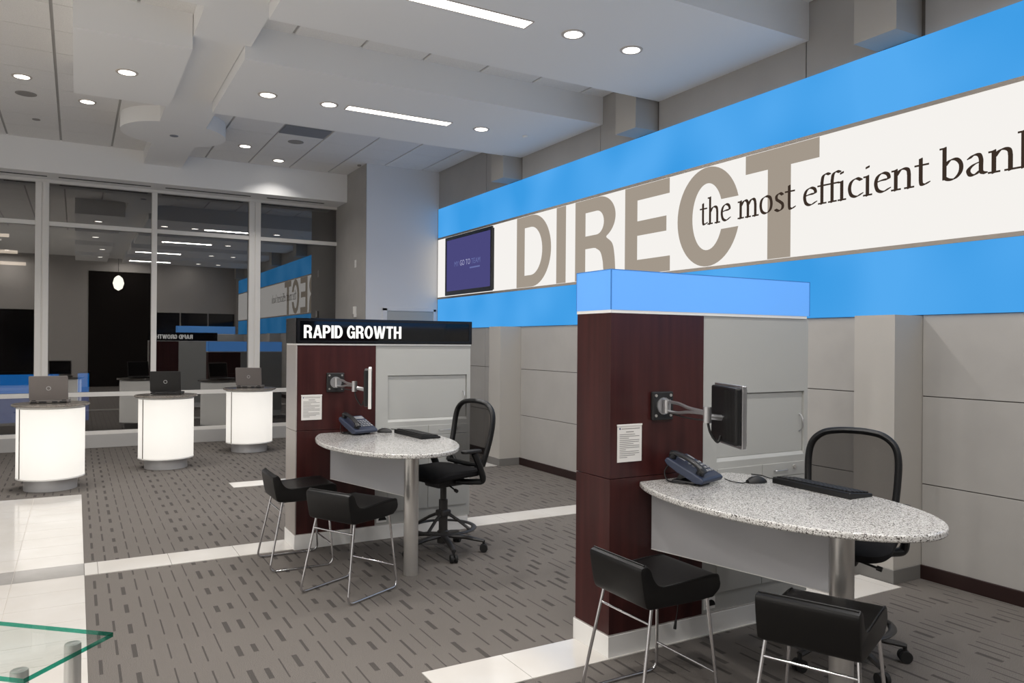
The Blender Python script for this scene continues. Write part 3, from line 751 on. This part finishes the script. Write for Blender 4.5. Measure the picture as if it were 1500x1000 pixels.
def kiosk(kx, ky, label, style):
    """style: 'tall' (blue box, mahogany side), 'sign' (RAPID GROWTH box, metal side), 'low' (blue box, hidden)"""
    K = thing('service_kiosk', label, 'kiosk', (kx, ky, 0), 0, 'kiosks along the sign wall')
    W_, D_ = 1.487, 0.30
    zt = {'tall': 1.755, 'sign': 1.566, 'low': 1.35}[style]
    bx('kick_base', 'kick_white', K, -0.008, W_-0.02, -0.008, D_+0.008, 0.0, 0.112, 0.002)
    bx('kick_ledge', 'side_metal', K, -0.006, W_-0.02, -0.006, D_+0.006, 0.112, 0.116)
    x0 = 0.006 if style == 'sign' else 0.0
    for z0, z1 in ((0.116, 0.906), (0.909, zt)):
        bx('wood_panel', 'mahogany', K, x0, 0.635, 0.0, D_, z0, z1, 0.0015)
        if style == 'sign':
            bx('side_panel', 'side_metal', K, -0.004, 0.0055, -0.001, D_+0.001, z0, z1, 0.001)
    # white cabinet
    bx('cabinet_body', 'white_laminate', K, 0.636, W_, 0.03, D_-0.002, 0.116, zt)
    bx('cabinet_stile', 'white_laminate', K, 0.636, 0.74, 0.004, 0.03, 0.116, zt)
    bx('cabinet_stile', 'white_laminate', K, 1.455, W_, 0.004, 0.03, 0.116, zt)
    bx('cabinet_rail', 'white_laminate', K, 0.74, 1.455, 0.004, 0.03, 1.322, zt)
    MB().extr([(0.004, 0.116), (0.03, 0.116), (0.03, 0.962), (0.0165, 0.962), (0.004, 0.942)], 'x', 0.74, 1.455).build('cabinet_front', 'white_laminate', K)
    d = bx('cabinet_door', 'white_laminate', K, 0.744, 1.451, 0.016, 0.03, 0.963, 1.318, 0.001)
    MB().tube(spline([(1.425, 0.016, 1.185), (1.425, -0.006, 1.168), (1.425, -0.016, 1.133), (1.425, -0.006, 1.097), (1.425, 0.016, 1.08)], 5), 0.004, 8).build('handle', 'silver', d, smooth=True)
    for i, (a, b) in enumerate(((0.745, 1.095), (1.10, 1.452))):
        q = bx('drawer', 'white_laminate', K, a, b, -0.001, 0.0045, 0.825, 0.903, 0.0015)
        c = (a+b)/2-0.03
        MB().tube(spline([(c-0.05, -0.001, 0.862), (c-0.04, -0.02, 0.862), (c+0.04, -0.02, 0.862), (c+0.05, -0.001, 0.862)], 5), 0.0035, 8).build('pull', 'silver', q, smooth=True)
        if i: MB().cyl((c+0.12, -0.008, 0.875), (c+0.12, -0.001, 0.875), 0.011, 12).build('lock', 'steel', q)
        bx('lower_door', 'white_laminate', K, a, b, -0.001, 0.0045, 0.215, 0.82, 0.0015)
    hp = [(0.70+0.034*math.cos(math.radians(a)), 0.152+0.034*math.sin(math.radians(a))) for a in range(0, 181, 15)]
    bx('outlet_plate', 'kick_white', K, 0.65, 0.735, 0.001, 0.004, 0.135, 0.20, 0.001)
    MB().extr(hp, 'y', -0.001, 0.002).build('cable_port', 'black_plastic', K)
    if style == 'sign':
        bx('ledge', 'kick_white', K, -0.002, W_, -0.004, D_+0.004, 1.567, 1.578)
        bx('sign_box', 'sign_black', K, -0.008, W_+0.008, -0.008, D_+0.008, 1.579, 1.775, 0.002)
        for ys in (-0.012, D_+0.008):
            fr = MB()
            for a in ((0.0, W_, 1.586, 1.604), (0.0, W_, 1.752, 1.769), (0.0, 0.022, 1.604, 1.752), (W_-0.022, W_, 1.604, 1.752)):
                fr.box(a[0], a[1], ys, ys+0.004, a[2], a[3])
            fr.build('bezel', 'tv_bezel', K)
        block_word('RAPID GROWTH', 'rapid_letter', K, (0.052, -0.0095, 1.622), (1, 0, 0), (0, 0, 1), 0.795, 0.100)
        block_word('RAPID GROWTH', 'rapid_letter', K, (0.94, D_+0.0095, 1.622), (-1, 0, 0), (0, 0, 1), 0.795, 0.100)
    else:
        zb = zt+0.017; z1 = zb+0.205
        bx('ledge', 'kick_white', K, -0.002, W_-0.02, -0.002, D_+0.002, zt, zb-0.001)
        b = bx('light_box', 'acrylic_blue', K, -0.004, W_+0.002, -0.004, 0.002, zb, z1)
        bx('box_face', 'acrylic_blue', K, -0.004, W_+0.002, D_-0.002, D_+0.004, zb, z1)
        bx('box_face', 'acrylic_blue', K, -0.004, 0.002, 0.002, D_-0.002, zb, z1)
        bx('box_face', 'acrylic_blue', K, W_-0.004, W_+0.002, 0.002, D_-0.002, zb, z1)
        bx('box_lid', 'acrylic_blue', K, 0.002, W_-0.004, 0.002, D_-0.002, z1-0.006, z1)
        MB().cyl((0.10, 0.15, zb+0.05), (0.10, 0.15, zb+0.15), 0.014, 10).build('tube_lamp', 'tube_blue', K)
        for cx_, cy_ in ((-0.005, -0.005), (W_-0.002, -0.005), (-0.005, D_), (W_-0.002, D_)):
            bx('corner_strip', 'sign_blue_dark', K, cx_, cx_+0.005, cy_, cy_+0.005, zb, z1+0.001)  # deeper blue strips darken the box corners
        bx('edge_strip', 'sign_blue_dark', K, -0.005, W_+0.003, -0.0052, -0.003, z1-0.003, z1+0.001)  # deeper blue strips along the top edges
        bx('edge_strip', 'sign_blue_dark', K, -0.0052, -0.003, -0.005, D_+0.005, z1-0.003, z1+0.001)
        MB().cyl((0.42, 0.15, zb+0.1), (1.12, 0.15, zb+0.1), 0.014, 10).build('tube_lamp', 'tube_blue', K)
    return K
K2 = kiosk(2.36, 3.12, 'tall mahogany and white kiosk topped by a glowing blue box', 'tall')
K1 = kiosk(1.465, 5.887, 'mahogany and white kiosk with black RAPID GROWTH sign on top', 'sign')
K3 = kiosk(2.366, 8.66, 'blue topped kiosk behind the RAPID GROWTH one, seen only mirrored in the windows', 'low')

# paper notices
def notice(kx, ky, label):
    t = thing('paper_notice', label, 'notice', (kx, ky-0.0025, 0.99), 0, 'notices on the kiosks')
    bx('sheet', 'paper', t, 0, 0.158, -0.0005, 0.0015, 0, 0.192)
    bx('top_edge', 'kick_white', t, -0.002, 0.16, -0.003, 0.002, 0.186, 0.194)
    bx('logo', 'print_blue', t, 0.012, 0.02, -0.0012, -0.0005, 0.168, 0.176)
    bx('print_line', 'print_grey', t, 0.026, 0.145, -0.0012, -0.0005, 0.169, 0.173)
    bx('print_line', 'print_grey', t, 0.055, 0.105, -0.0012, -0.0005, 0.152, 0.157)
    z = 0.140
    for i, w in enumerate((0.10, 0.128, 0.06, 0.128, 0.125, 0.09, 0.128, 0.128, 0.04, 0.125, 0.128, 0.1, 0.05)):
        bx('print_line', 'print_grey', t, 0.014, 0.014+w, -0.0012, -0.0005, z, z+0.0035)
        z -= 0.0098
notice(2.404, 3.12, 'white printed notice on the tall blue topped kiosk')
notice(1.504, 5.887, 'white printed notice on the RAPID GROWTH kiosk')

# ================================================================== DESKS
def desk(kx, ky, legx, label):
    t = thing('desk', label, 'desk', (kx, ky, 0), 0, 'oval granite desks')
    pts = []
    k = 72; a_, b_, cx, cy = 0.462, 0.80, 0.495, -0.60
    a0 = math.asin((-0.012-cy)/b_)
    for i in range(k+1):
        a = (PI-a0)+(PI+2*a0)*i/k
        pts.append((cx+a_*math.cos(a), cy+b_*math.sin(a)))
    MB().prism(pts, 0.855, 0.885).build('granite_top', 'granite_light', t, 0.008, True, 3)
    lg = MB().lathe([(0.05, 0.0), (0.05, 0.8545)], (legx, -0.98, 0), 40).build('leg', 'steel', t, smooth=True)
    MB().lathe([(0.075, 0.846), (0.075, 0.8545)], (legx, -0.98, 0), 32).build('mount_plate', 'steel', lg)
    p0 = Vector((0.27, -0.010)); p1 = Vector((legx-0.012, -0.925)); d = (p1-p0).normalized(); nn = Vector((-d.y, d.x))*0.005
    MB().prism([tuple(p0+nn), tuple(p1+nn), tuple(p1-nn), tuple(p0-nn)], 0.527, 0.852).build('modesty_panel', 'frosted', t)
    n2 = nn*1.15
    MB().prism([tuple(p0+n2), tuple(p1+n2), tuple(p1-n2), tuple(p0-n2)], 0.523, 0.527).build('panel_edge', 'kick_white', t)
    return t
desk(2.36, 3.12, 0.50, 'oval granite desk at the tall blue topped kiosk')
desk(1.465, 5.887, 0.548, 'oval granite desk at the RAPID GROWTH kiosk')

# ---- monitors on swing arms
def monitor(plate, mpos, ang, label, whitebezel):
    """plate point on the kiosk face; mpos centre of the screen housing; ang = heading of the screen's near-far edge"""
    t = thing('monitor', label, 'monitor', plate, 0, 'monitors on swing arms')
    P = Vector(mpos)-Vector(plate)
    pl = bx('wall_plate', 'dark_plastic', t, -0.07, 0.07, -0.022, 0, -0.075, 0.075, 0.006)
    for q in ((-0.05, -0.05), (0.05, -0.05), (-0.05, 0.055), (0.05, 0.055)):
        MB().cyl((q[0], -0.026, q[1]), (q[0], -0.022, q[1]), 0.008, 8).build('bolt', 'steel', pl)
    MB().cyl((0, -0.03, 0.0), (0, -0.022, 0.0), 0.045, 20).build('collar', 'silver', t, smooth=True)
    MB().cyl((0, -0.05, -0.035), (0, -0.05, 0.035), 0.02, 14).build('pivot', 'silver', t, smooth=True)
    cs, sn = math.cos(ang), math.sin(ang)       # ang: along the panel width, from near to far
    nb = Vector((-sn, cs, 0))                   # back normal
    if nb.x > 0: nb = -nb
    E_ = P+nb*0.10; E_.z = 0.0
    S_ = Vector((0, -0.05, 0))
    d = (E_-S_); sd = d.cross(Vector((0, 0, 1))).normalized()*0.001
    for sgn in (1, -1):
        pts = [S_+Vector((0, 0, sgn*0.026)), S_+d*0.30+Vector((0, 0, sgn*0.024)), S_+d*0.55+Vector((0, 0, sgn*0.011)), S_+d*0.8+Vector((0, 0, sgn*0.006)), E_+Vector((0, 0, sgn*0.004))]
        MB().tube(spline(pts, 6), 0.0085, 10).build('arm', 'silver', t, smooth=True)
    MB().cyl(E_+Vector((0, 0, -0.045)), E_+Vector((0, 0, 0.03)), 0.02, 14).build('elbow', 'silver', t, smooth=True)
    MB().cyl(E_+Vector((0, 0, -0.015)), P+nb*0.03+Vector((0, 0, -0.015)), 0.014, 12).build('tilt_joint', 'silver', t, smooth=True)
    # housing
    h = bpy.data.objects.new('housing_root', None)
    bpy.data.objects.remove(h)
    u = Vector((cs, sn, 0)); f = -nb; z = Vector((0, 0, 1))
    def slab(name, m, w0, w1, z0, z1, t0, t1, par, bev=0):
        vs = [P+u*a+z*c+f*e for e in (t0, t1) for a, c in ((w0, z0), (w1, z0), (w1, z1), (w0, z1))]
        return MB().add(vs, [(0, 1, 2, 3), (7, 6, 5, 4), (0, 1, 5, 4), (1, 2, 6, 5), (2, 3, 7, 6), (3, 0, 4, 7)]).build(name, m, par, bev)
    hw = 0.168
    hs = slab('rear_housing', 'black_plastic', -hw+0.004, hw-0.03, -0.13, 0.135, -0.03, 0.0, t, 0.008)
    slab('bezel', 'paper' if whitebezel else 'silver', -hw, hw, -0.145, 0.145, 0.0, 0.022, t, 0.003)
    slab('screen', 'tv_bezel', -hw+0.012, hw-0.012, -0.13, 0.13, 0.022, 0.027, t)
    for i in range(12):
        slab('vent_rib', 'dark_plastic', -hw+0.016+i*0.010, -hw+0.020+i*0.010, -0.115, 0.12, -0.033, -0.029, hs)
    MB().tube(spline([tuple(E_+Vector((0, 0, -0.03))), tuple(E_+Vector((0.01, -0.01, -0.09))), tuple(P+nb*0.05+Vector((0, 0, -0.13))), tuple(P+nb*0.034+Vector((0, 0, -0.10)))], 8), 0.006, 8).build('cable', 'cable', t, smooth=True)
    MB().tube(spline([tuple(S_+Vector((0, 0.01, -0.03))), tuple(S_+d*0.5+Vector((0, 0, -0.04))), tuple(E_+Vector((0, 0, -0.035)))], 8), 0.004, 8).build('cable', 'cable', t, smooth=True)
monitor((2.69, 3.119, 1.272), (2.69, 2.64, 1.265), math.atan2(0.29, 0.125), 'black backed monitor with silver edge on an arm, over the blue topped kiosk desk', False)
monitor((1.765, 5.886, 1.277), (1.865, 5.385, 1.262), math.atan2(0.945, 0.335), 'monitor with white edge seen edge on, beside the RAPID GROWTH kiosk', True)

# ---- telephones
def phone(x, y, rz, label):
    t = thing('telephone', label, 'telephone', (x, y, 0.8855), rz, 'desk telephones')
    bx('foot', 'phone_dark', t, -0.085, 0.05, -0.08, 0.08, 0.0, 0.016, 0.006)
    MB().extr([(-0.07, 0.016), (-0.05, 0.016), (0.02, 0.05), (-0.04, 0.08)], 'y', -0.05, 0.05).build('stand', 'phone_dark', t)
    MB().extr([(-0.115, 0.112), (-0.10, 0.13), (0.10, 0.042), (0.112, 0.030), (0.100, 0.012), (0.06, 0.014), (-0.04, 0.058), (-0.10, 0.092)], 'y', -0.105, 0.105).build('body', 'phone_body', t, 0.006)
    sl = Vector((0.2, 0, -0.088)).normalized(); nr = Vector((0.088, 0, 0.2)).normalized()
    o = Vector((-0.10, 0, 0.131))
    def P(s, y_, h): return tuple(o+sl*s+nr*h+Vector((0, y_, 0)))
    MB().tube(spline([P(0.0, -0.066, 0.020), P(0.03, -0.066, 0.032), P(0.10, -0.066, 0.040), P(0.17, -0.066, 0.032), P(0.205, -0.066, 0.018)], 5),
              [0.020]*5+[0.017]*11+[0.020]*5, 10, flat=(0.75, 1.15)).build('handset', 'phone_dark', t, smooth=True)
    for s_ in (0.012, 0.185):
        MB().cyl(P(s_, -0.066, -0.002), P(s_, -0.066, 0.022), 0.021, 12).build('ear_cup', 'phone_dark', t, smooth=True)
    def key(name, m, s0, s1, y0, y1, h):
        vs = [P(a, b, e) for e in (-0.001, h) for a, b in ((s0, y0), (s1, y0), (s1, y1), (s0, y1))]
        MB().add(vs, [(3, 2, 1, 0), (4, 5, 6, 7), (0, 1, 5, 4), (1, 2, 6, 5), (2, 3, 7, 6), (3, 0, 4, 7)]).build(name, m, t)
    key('display', 'button_grey', 0.02, 0.06, -0.02, 0.09, 0.002)
    for r in range(4):
        for c in range(5):
            key('button', 'button_grey', 0.085+r*0.026, 0.10+r*0.026, -0.026+c*0.025, -0.009+c*0.025, 0.005)
    MB().tube(spline([(-0.10, -0.066, 0.10), (-0.13, -0.07, 0.05), (-0.11, -0.08, 0.01), (-0.06, -0.095, 0.006), (0.0, -0.09, 0.006)], 6), 0.004, 6).build('cord', 'cable', t, smooth=True)
phone(2.775, 2.955, math.radians(-72), 'dark blue desk telephone on the desk of the blue topped kiosk')
phone(1.90, 5.715, math.radians(-72), 'dark grey desk telephone on the RAPID GROWTH desk')

# ---- keyboards and mice
def keyboard(x, y, rz, label):
    t = thing('keyboard', label, 'keyboard', (x, y, 0.8855), rz, 'keyboards')
    MB().extr([(-0.08, 0.0), (0.08, 0.0), (0.08, 0.014), (-0.074, 0.030), (-0.08, 0.026)], 'y', -0.235, 0.235).build('case', 'black_plastic', t, 0.004)
    for r in range(5):
        for c in range(17):
            y0 = -0.222+c*0.0262; x0 = -0.062+r*0.026; zz = 0.0285-r*0.0027
            bx('key', 'dark_plastic', t, x0, x0+0.021, y0, y0+0.022, zz-0.004, zz+0.006)
    MB().tube(spline([(0.02, 0.234, 0.008), (0.03, 0.27, 0.004), (0.0, 0.33, 0.004), (0.02, 0.40, 0.004), (0.0, 0.46, 0.004)], 6), 0.003, 6).build('cord', 'cable', t, smooth=True)
keyboard(3.20, 2.52, math.radians(-2), 'black keyboard on the desk of the blue topped kiosk')
keyboard(2.262, 5.415, math.radians(4), 'black keyboard on the RAPID GROWTH desk')
def mouse(x, y, rz, label):
    t = thing('mouse', label, 'computer mouse', (x, y, 0.8855), rz, 'computer mice')
    rows_ = []
    for i in range(9):
        s_ = i/8; w = 0.031*math.sin(PI*(0.08+0.84*s_))**0.45; h = 0.036*math.sin(PI*(0.10+0.78*s_))**0.7
        rows_.append([(-0.055+0.11*s_, w*math.cos(PI*j/8), h*math.sin(PI*j/8)) for j in range(9)])
    MB().grid(rows_, cap=True).build('shell', 'dark_plastic', t, smooth=True)
    MB().cyl((0.02, -0.004, 0.034), (0.02, 0.004, 0.034), 0.006, 10).build('wheel', 'button_grey', t)
    MB().tube(spline([(0.054, 0, 0.008), (0.085, 0.0, 0.003), (0.11, -0.05, 0.003), (0.10, -0.13, 0.003)], 6), 0.0025, 6).build('cord', 'cable', t, smooth=True)
mouse(3.06, 2.80, math.radians(170), 'dark mouse beside the keyboard of the near desk')
mouse(2.11, 5.70, math.radians(150), 'dark mouse beside the keyboard on the RAPID GROWTH desk')
k = thing('hanging_cable', 'thin dark cable with a plug hanging below the near desk', 'cable', (2.765, 3.06, 0))
MB().tube(spline([(0.02, 0.02, 0.854), (0.012, 0.0, 0.6), (0.01, 0, 0.35), (0.0, 0, 0.2), (-0.012, 0, 0.14)], 6), 0.003, 6).build('cord', 'cable', k, smooth=True)
MB().cyl((-0.011, 0, 0.145), (-0.018, 0, 0.10), 0.006, 8, 0.009).build('plug', 'cable', k)

# ================================================================== STOOLS
def stool(x, y, rz, label):
    t = thing('stool', label, 'stool', (x, y, 0), rz, 'low back leather stools')
    for s_ in (1, -1):
        path = fillet([(-0.125, s_*0.165, 0.50), (-0.225, s_*0.208, 0.008), (0.222, s_*0.208, 0.008), (0.185, s_*0.165, 0.50)], 0.05, 6)
        MB().tube(path, 0.0075, 10).build('sled_leg', 'chrome', t, smooth=True)
    MB().cyl((-0.1435, -0.172, 0.41), (-0.1435, 0.172, 0.41), 0.006, 10).build('back_bar', 'chrome', t, smooth=True)
    MB().cyl((0.212, -0.195, 0.145), (0.212, 0.195, 0.145), 0.006, 10).build('foot_bar', 'chrome', t, smooth=True)
    top = spline([(0.220, 0.552), (0.202, 0.572), (0.10, 0.572), (-0.06, 0.562), (-0.130, 0.566), (-0.170, 0.600), (-0.190, 0.645), (-0.208, 0.664)], 5)
    bot = spline([(-0.230, 0.656), (-0.234, 0.636), (-0.222, 0.56), (-0.205, 0.49), (-0.180, 0.474)], 4)+[(0.10, 0.472)]+spline([(0.18, 0.476), (0.218, 0.505), (0.226, 0.53)], 3)
    prof = top+bot
    rows_ = []
    for yy, sc_ in ((-0.200, 0.955), (-0.196, 0.985), (-0.180, 1.0), (0.0, 1.0), (0.180, 1.0), (0.196, 0.985), (0.200, 0.955)):
        rows_.append([(px*sc_+0.03, yy*0.935, 0.56+(pz-0.56)*(sc_ if sc_ < 1 else 1)) for px, pz in prof])
    MB().grid(rows_, cap=True, wrap=True).build('seat_shell', 'leather', t, smooth=True)
    for s_ in (1, -1):
        MB().tube([(px*0.985+0.03, s_*0.180, pz+0.0005) for px, pz in top], 0.0035, 6).build('piping', 'seam', t, smooth=True)
    MB().tube([(-0.180, yy, 0.665) for yy in (-0.178, 0, 0.178)], 0.0035, 6).build('piping', 'seam', t)
    bx('underframe', 'black_plastic', t, -0.12, 0.18, -0.15, 0.15, 0.464, 0.478)
stool(2.26, 2.685, 0.0, 'black leather stool nearest the tall kiosk corner')
stool(2.49, 1.955, math.radians(23), 'black leather stool cut by the bottom edge, in front of the steel desk leg')
stool(1.39, 5.585, 0.0, 'black leather stool against the RAPID GROWTH kiosk corner')
stool(1.535, 4.768, math.radians(27.7), 'black leather stool in front of the RAPID GROWTH desk')

# ================================================================== TASK CHAIRS
def task_chair(x, y, face, base0, label):
    t = thing('task_chair', label, 'chair', (x, y, 0), face, 'drafting chairs')
    R_ = 0.31
    MB().lathe([(0.045, 0.075), (0.045, 0.16), (0.034, 0.17), (0.034, 0.40), (0.024, 0.405), (0.024, 0.52)], n=20).build('column', 'caster_grey', t, smooth=True)
    for i in range(5):
        a = base0-face+2*PI*i/5; ca, sa = math.cos(a), math.sin(a)
        MB().tube([(0.03*ca, 0.03*sa, 0.13), (0.16*ca, 0.16*sa, 0.115), (R_*ca, R_*sa, 0.085)], [0.026, 0.021, 0.017], 8, flat=(0.8, 1.1)).build('base_arm', 'caster_grey', t, smooth=True)
        c = Vector((R_*ca, R_*sa, 0.031)); tt = Vector((-sa, ca, 0))
        q = MB().cyl(c+tt*0.006, c+tt*0.026, 0.030, 16).cyl(c-tt*0.026, c-tt*0.006, 0.030, 16).cyl(c-tt*0.006, c+tt*0.006, 0.014, 8)
        q.cyl(c+Vector((0, 0, 0.02)), c+Vector((0, 0, 0.06)), 0.010, 8).build('caster', 'rubber', t, smooth=True)
    ring = [(0.235*math.cos(2*PI*i/40), 0.235*math.sin(2*PI*i/40), 0.19) for i in range(40)]
    MB().tube(ring, 0.016, 8, closed=True, flat=(0.55, 1.3)).build('foot_ring', 'caster_grey', t, smooth=True)
    for i in range(4):
        a = 0.4+PI*i/2
        MB().tube([(0.03*math.cos(a), 0.03*math.sin(a), 0.30), (0.12*math.cos(a), 0.12*math.sin(a), 0.26), (0.23*math.cos(a), 0.23*math.sin(a), 0.195)], 0.012, 8).build('ring_spoke', 'caster_grey', t, smooth=True)
    bx('ring_collar', 'caster_grey', t, -0.045, 0.045, -0.045, 0.045, 0.275, 0.325, 0.012)
    bx('mechanism', 'dark_plastic', t, -0.14, 0.12, -0.09, 0.09, 0.505, 0.575, 0.02)
    MB().cyl((0.0, 0.07, 0.515), (0.02, 0.17, 0.495), 0.006, 8).cyl((0.02, 0.165, 0.497), (0.022, 0.19, 0.491), 0.013, 10).build('lever', 'dark_plastic', t, smooth=True)
    # seat
    rows_ = []
    for zz, e in ((0.588, -0.04), (0.594, -0.012), (0.61, 0.0), (0.632, 0.0), (0.645, -0.012), (0.650, -0.05)):
        rows_.append([(px, py, zz-0.03*max(0, px-0.12)/0.12-(0.012*(1-(py/0.25)**2) if zz > 0.64 else 0)) for px, py in rrect(-0.225-e, 0.245+e, -0.25-e, 0.25+e, 0.10+0*e, 6)])
    MB().grid(rows_, cap=True, wrap=True).build('seat', 'chair_fabric', t, smooth=True)
    # back frame and mesh
    half_w = [(0.205, 0.655), (0.215, 0.75), (0.224, 0.88), (0.225, 0.99), (0.205, 1.066), (0.15, 1.115), (0.075, 1.132), (0.0, 1.136)]
    def bxp(z): return -0.215-0.10*max(0, (z-0.66))/0.5-0.02*math.sin((z-0.66)/0.5*PI)
    lft = spline([(-w, z) for w, z in half_w], 5); path = lft+[(-a, b) for a, b in lft[::-1]][1:]
    MB().tube([(bxp(z), w, z) for w, z in path], 0.023, 10, flat=(1.0, 0.8)).build('back_frame', 'black_plastic', t, smooth=True)
    MB().tube([(bxp(0.66), -0.205, 0.66), (bxp(0.66)-0.01, 0, 0.65), (bxp(0.66), 0.205, 0.66)], 0.018, 8).build('back_rail', 'black_plastic', t, smooth=True)
    rows_ = []
    for i in range(13):
        z = 0.655+(1.130-0.655)*i/12
        w = 0.0
        for (wa, za), (wb, zb) in zip(lft[:-1], lft[1:]):
            if za <= z <= zb: w = -(wa+(wb-wa)*(z-za)/max(1e-6, zb-za))
        rows_.append([(bxp(z)-0.025*(1-(2*j/8-1)**2), -w+2*w*j/8, z) for j in range(9)])
    MB().grid(rows_).build('mesh_back', 'chair_mesh', t, smooth=True)
    for s_ in (1, -1):
        MB().tube(spline([(-0.06, s_*0.04, 0.545), (-0.15, s_*0.07, 0.57), (-0.22, s_*0.12, 0.63), (-0.232, s_*0.17, 0.69)], 6), 0.015, 8).build('back_yoke', 'black_plastic', t, smooth=True)
        MB().tube(spline([(-0.05, s_*0.10, 0.545), (-0.12, s_*0.21, 0.548), (-0.165, s_*0.265, 0.562), (-0.125, s_*0.276, 0.665), (-0.075, s_*0.268, 0.775)], 6), 0.028, 10, flat=(0.8, 1.0)).build('arm_support', 'black_plastic', t, smooth=True)
        MB().prism(rrect(-0.135, 0.04, s_*0.268-0.035, s_*0.268+0.035, 0.03, 4), 0.778, 0.80).build('arm_pad', 'dark_plastic', t, 0.006)
    return t
task_chair(3.40, 2.545, math.atan2(-0.46, -0.89), math.radians(-36), 'black mesh back chair at the near desk of the blue topped kiosk')
task_chair(2.44, 5.31, math.atan2(-0.24, -0.97), math.radians(-100), 'black mesh back chair at the RAPID GROWTH desk')

# ================================================================== LIT PEDESTALS AND LAPTOPS
def pedestal(x, y, label):
    t = thing('lit_pedestal', label, 'pedestal', (x, y, 0), 0, 'lit white drum pedestals')
    MB().lathe([(0.25, 0), (0.25, 0.125), (0.0, 0.125)], n=48).build('base', 'base_silver', t, smooth=True)
    MB().lathe([(0.252, 0.126), (0.322, 0.126), (0.322, 0.14)], n=48).build('bottom_rim', 'kick_white', t)
    MB().lathe([(0.319, 0.1265), (0.319, 0.866)], n=64).mesh('x')
    k_ = 64; rows_ = [[(0.319*math.cos(2*PI*i/k_), 0.319*math.sin(2*PI*i/k_), z) for i in range(k_)] for z in (0.141, 0.864)]
    MB().grid(rows_, wrap=True).build('diffuser_drum', 'acrylic_white', t, smooth=True)
    MB().lathe([(0.03, 0.24), (0.03, 0.76)], n=12).build('tube_lamp', 'tube_white', t, smooth=True)
    for a in (210, 30):
        c, s_ = math.cos(math.radians(a)), math.sin(math.radians(a))
        MB().box(0.318, 0.3235, -0.006, 0.006, 0.141, 0.864).build('seam_strip', 'seam_metal', t, rot=(0, 0, math.radians(a)))
    MB().lathe([(0.0, 0.865), (0.32, 0.865), (0.32, 0.884), (0.0, 0.884)], n=48).build('sub_top', 'kick_white', t)
    MB().lathe([(0.0, 0.8845), (0.35, 0.8845), (0.366, 0.893), (0.368, 0.902), (0.360, 0.911), (0.0, 0.913)], n=64).build('granite_top', 'granite_dark', t, smooth=True)
pedestal(-0.226, 9.563, 'lit white drum pedestal nearest the left photo edge')
pedestal(0.994, 10.501, 'lit white drum pedestal in the middle of the three')
pedestal(2.20, 11.542, 'lit white drum pedestal farthest from the camera, by the windows')
def laptop(x, y, rz, m_, label):
    t = thing('laptop', label, 'laptop', (x, y, 0.9135), rz, 'laptops on pedestals')
    bx('base', m_, t, -0.178, 0.178, -0.02, 0.23, 0.003, 0.028, 0.004)
    bx('keyboard_deck', 'dark_plastic', t, -0.15, 0.15, 0.06, 0.17, 0.028, 0.030)
    for i, (a, b) in enumerate(((-0.165, -0.11), (-0.09, -0.02), (0.03, 0.08), (0.1, 0.165))):
        bx('rear_port', 'dark_plastic', t, a, b, -0.026, -0.018, 0.006, 0.022)
    for s_ in (-0.14, 0.14):
        MB().cyl((s_-0.02, -0.012, 0.032), (s_+0.02, -0.012, 0.032), 0.009, 10).build('hinge', 'dark_plastic', t, smooth=True)
    tl_ = math.radians(10)
    ld = MB().extr(rrect(-0.18, 0.18, 0.0, 0.262, 0.012, 3), 'y', -0.008, 0.006).build('lid', m_, t, 0.002, loc=(0, -0.012, 0.034), rot=(tl_, 0, 0))
    MB().lathe([(0.017, -0.0105), (0.022, -0.0105), (0.022, -0.008), (0.017, -0.008), (0.017, -0.0105)], (0, 0, 0.13), 24, 'y', False).build('logo_ring', 'logo_silver', ld, smooth=True)
    bx('screen', 'tv_bezel', ld, -0.165, 0.165, 0.006, 0.008, 0.015, 0.245)
laptop(-0.245, 9.52, math.radians(-6), 'laptop_grey', 'grey laptop with its lid turned to us, on the pedestal at the left')
laptop(0.985, 10.47, math.radians(-16), 'laptop_black', 'black laptop on the middle pedestal')
laptop(2.185, 11.51, math.radians(-22), 'laptop_grey', 'grey laptop on the farthest pedestal by the windows')

# ================================================================== GLASS TABLE
gt = thing('glass_table', 'clear glass table corner with green edge at the lower left', 'table', (0.129, 3.221, 0))
lu = Vector((-0.750, 0.661)); su = Vector((-0.661, -0.750)); Lg, Sg = 1.25, 0.405
def gp(a, b): v = lu*a+su*b; return (v.x, v.y)
z0, z1 = 0.487, 0.503
c4 = [gp(0, 0), gp(0, Sg), gp(Lg, Sg), gp(Lg, 0)]
gl = MB(); gl.add([(x, y, z1) for x, y in c4], [(0, 1, 2, 3)]); gl.add([(x, y, z0) for x, y in c4], [(3, 2, 1, 0)])
gl.build('glass_top', 'table_glass', gt)
for i in range(4):
    a, b = c4[i], c4[(i+1) % 4]
    MB().add([(*a, z0), (*b, z0), (*b, z1), (*a, z1)], [(0, 1, 2, 3)]).build('glass_edge', 'glass_edge', gt)
for a, b in ((0.10, 0.085), (0.10, 0.32), (1.12, 0.085), (1.12, 0.32)):
    q = gp(a, b)
    MB().lathe([(0.028, 0.0), (0.028, 0.480), (0.026, 0.4865), (0.0, 0.4872)], (q[0], q[1], 0), 28).build('post', 'steel', gt, smooth=True)
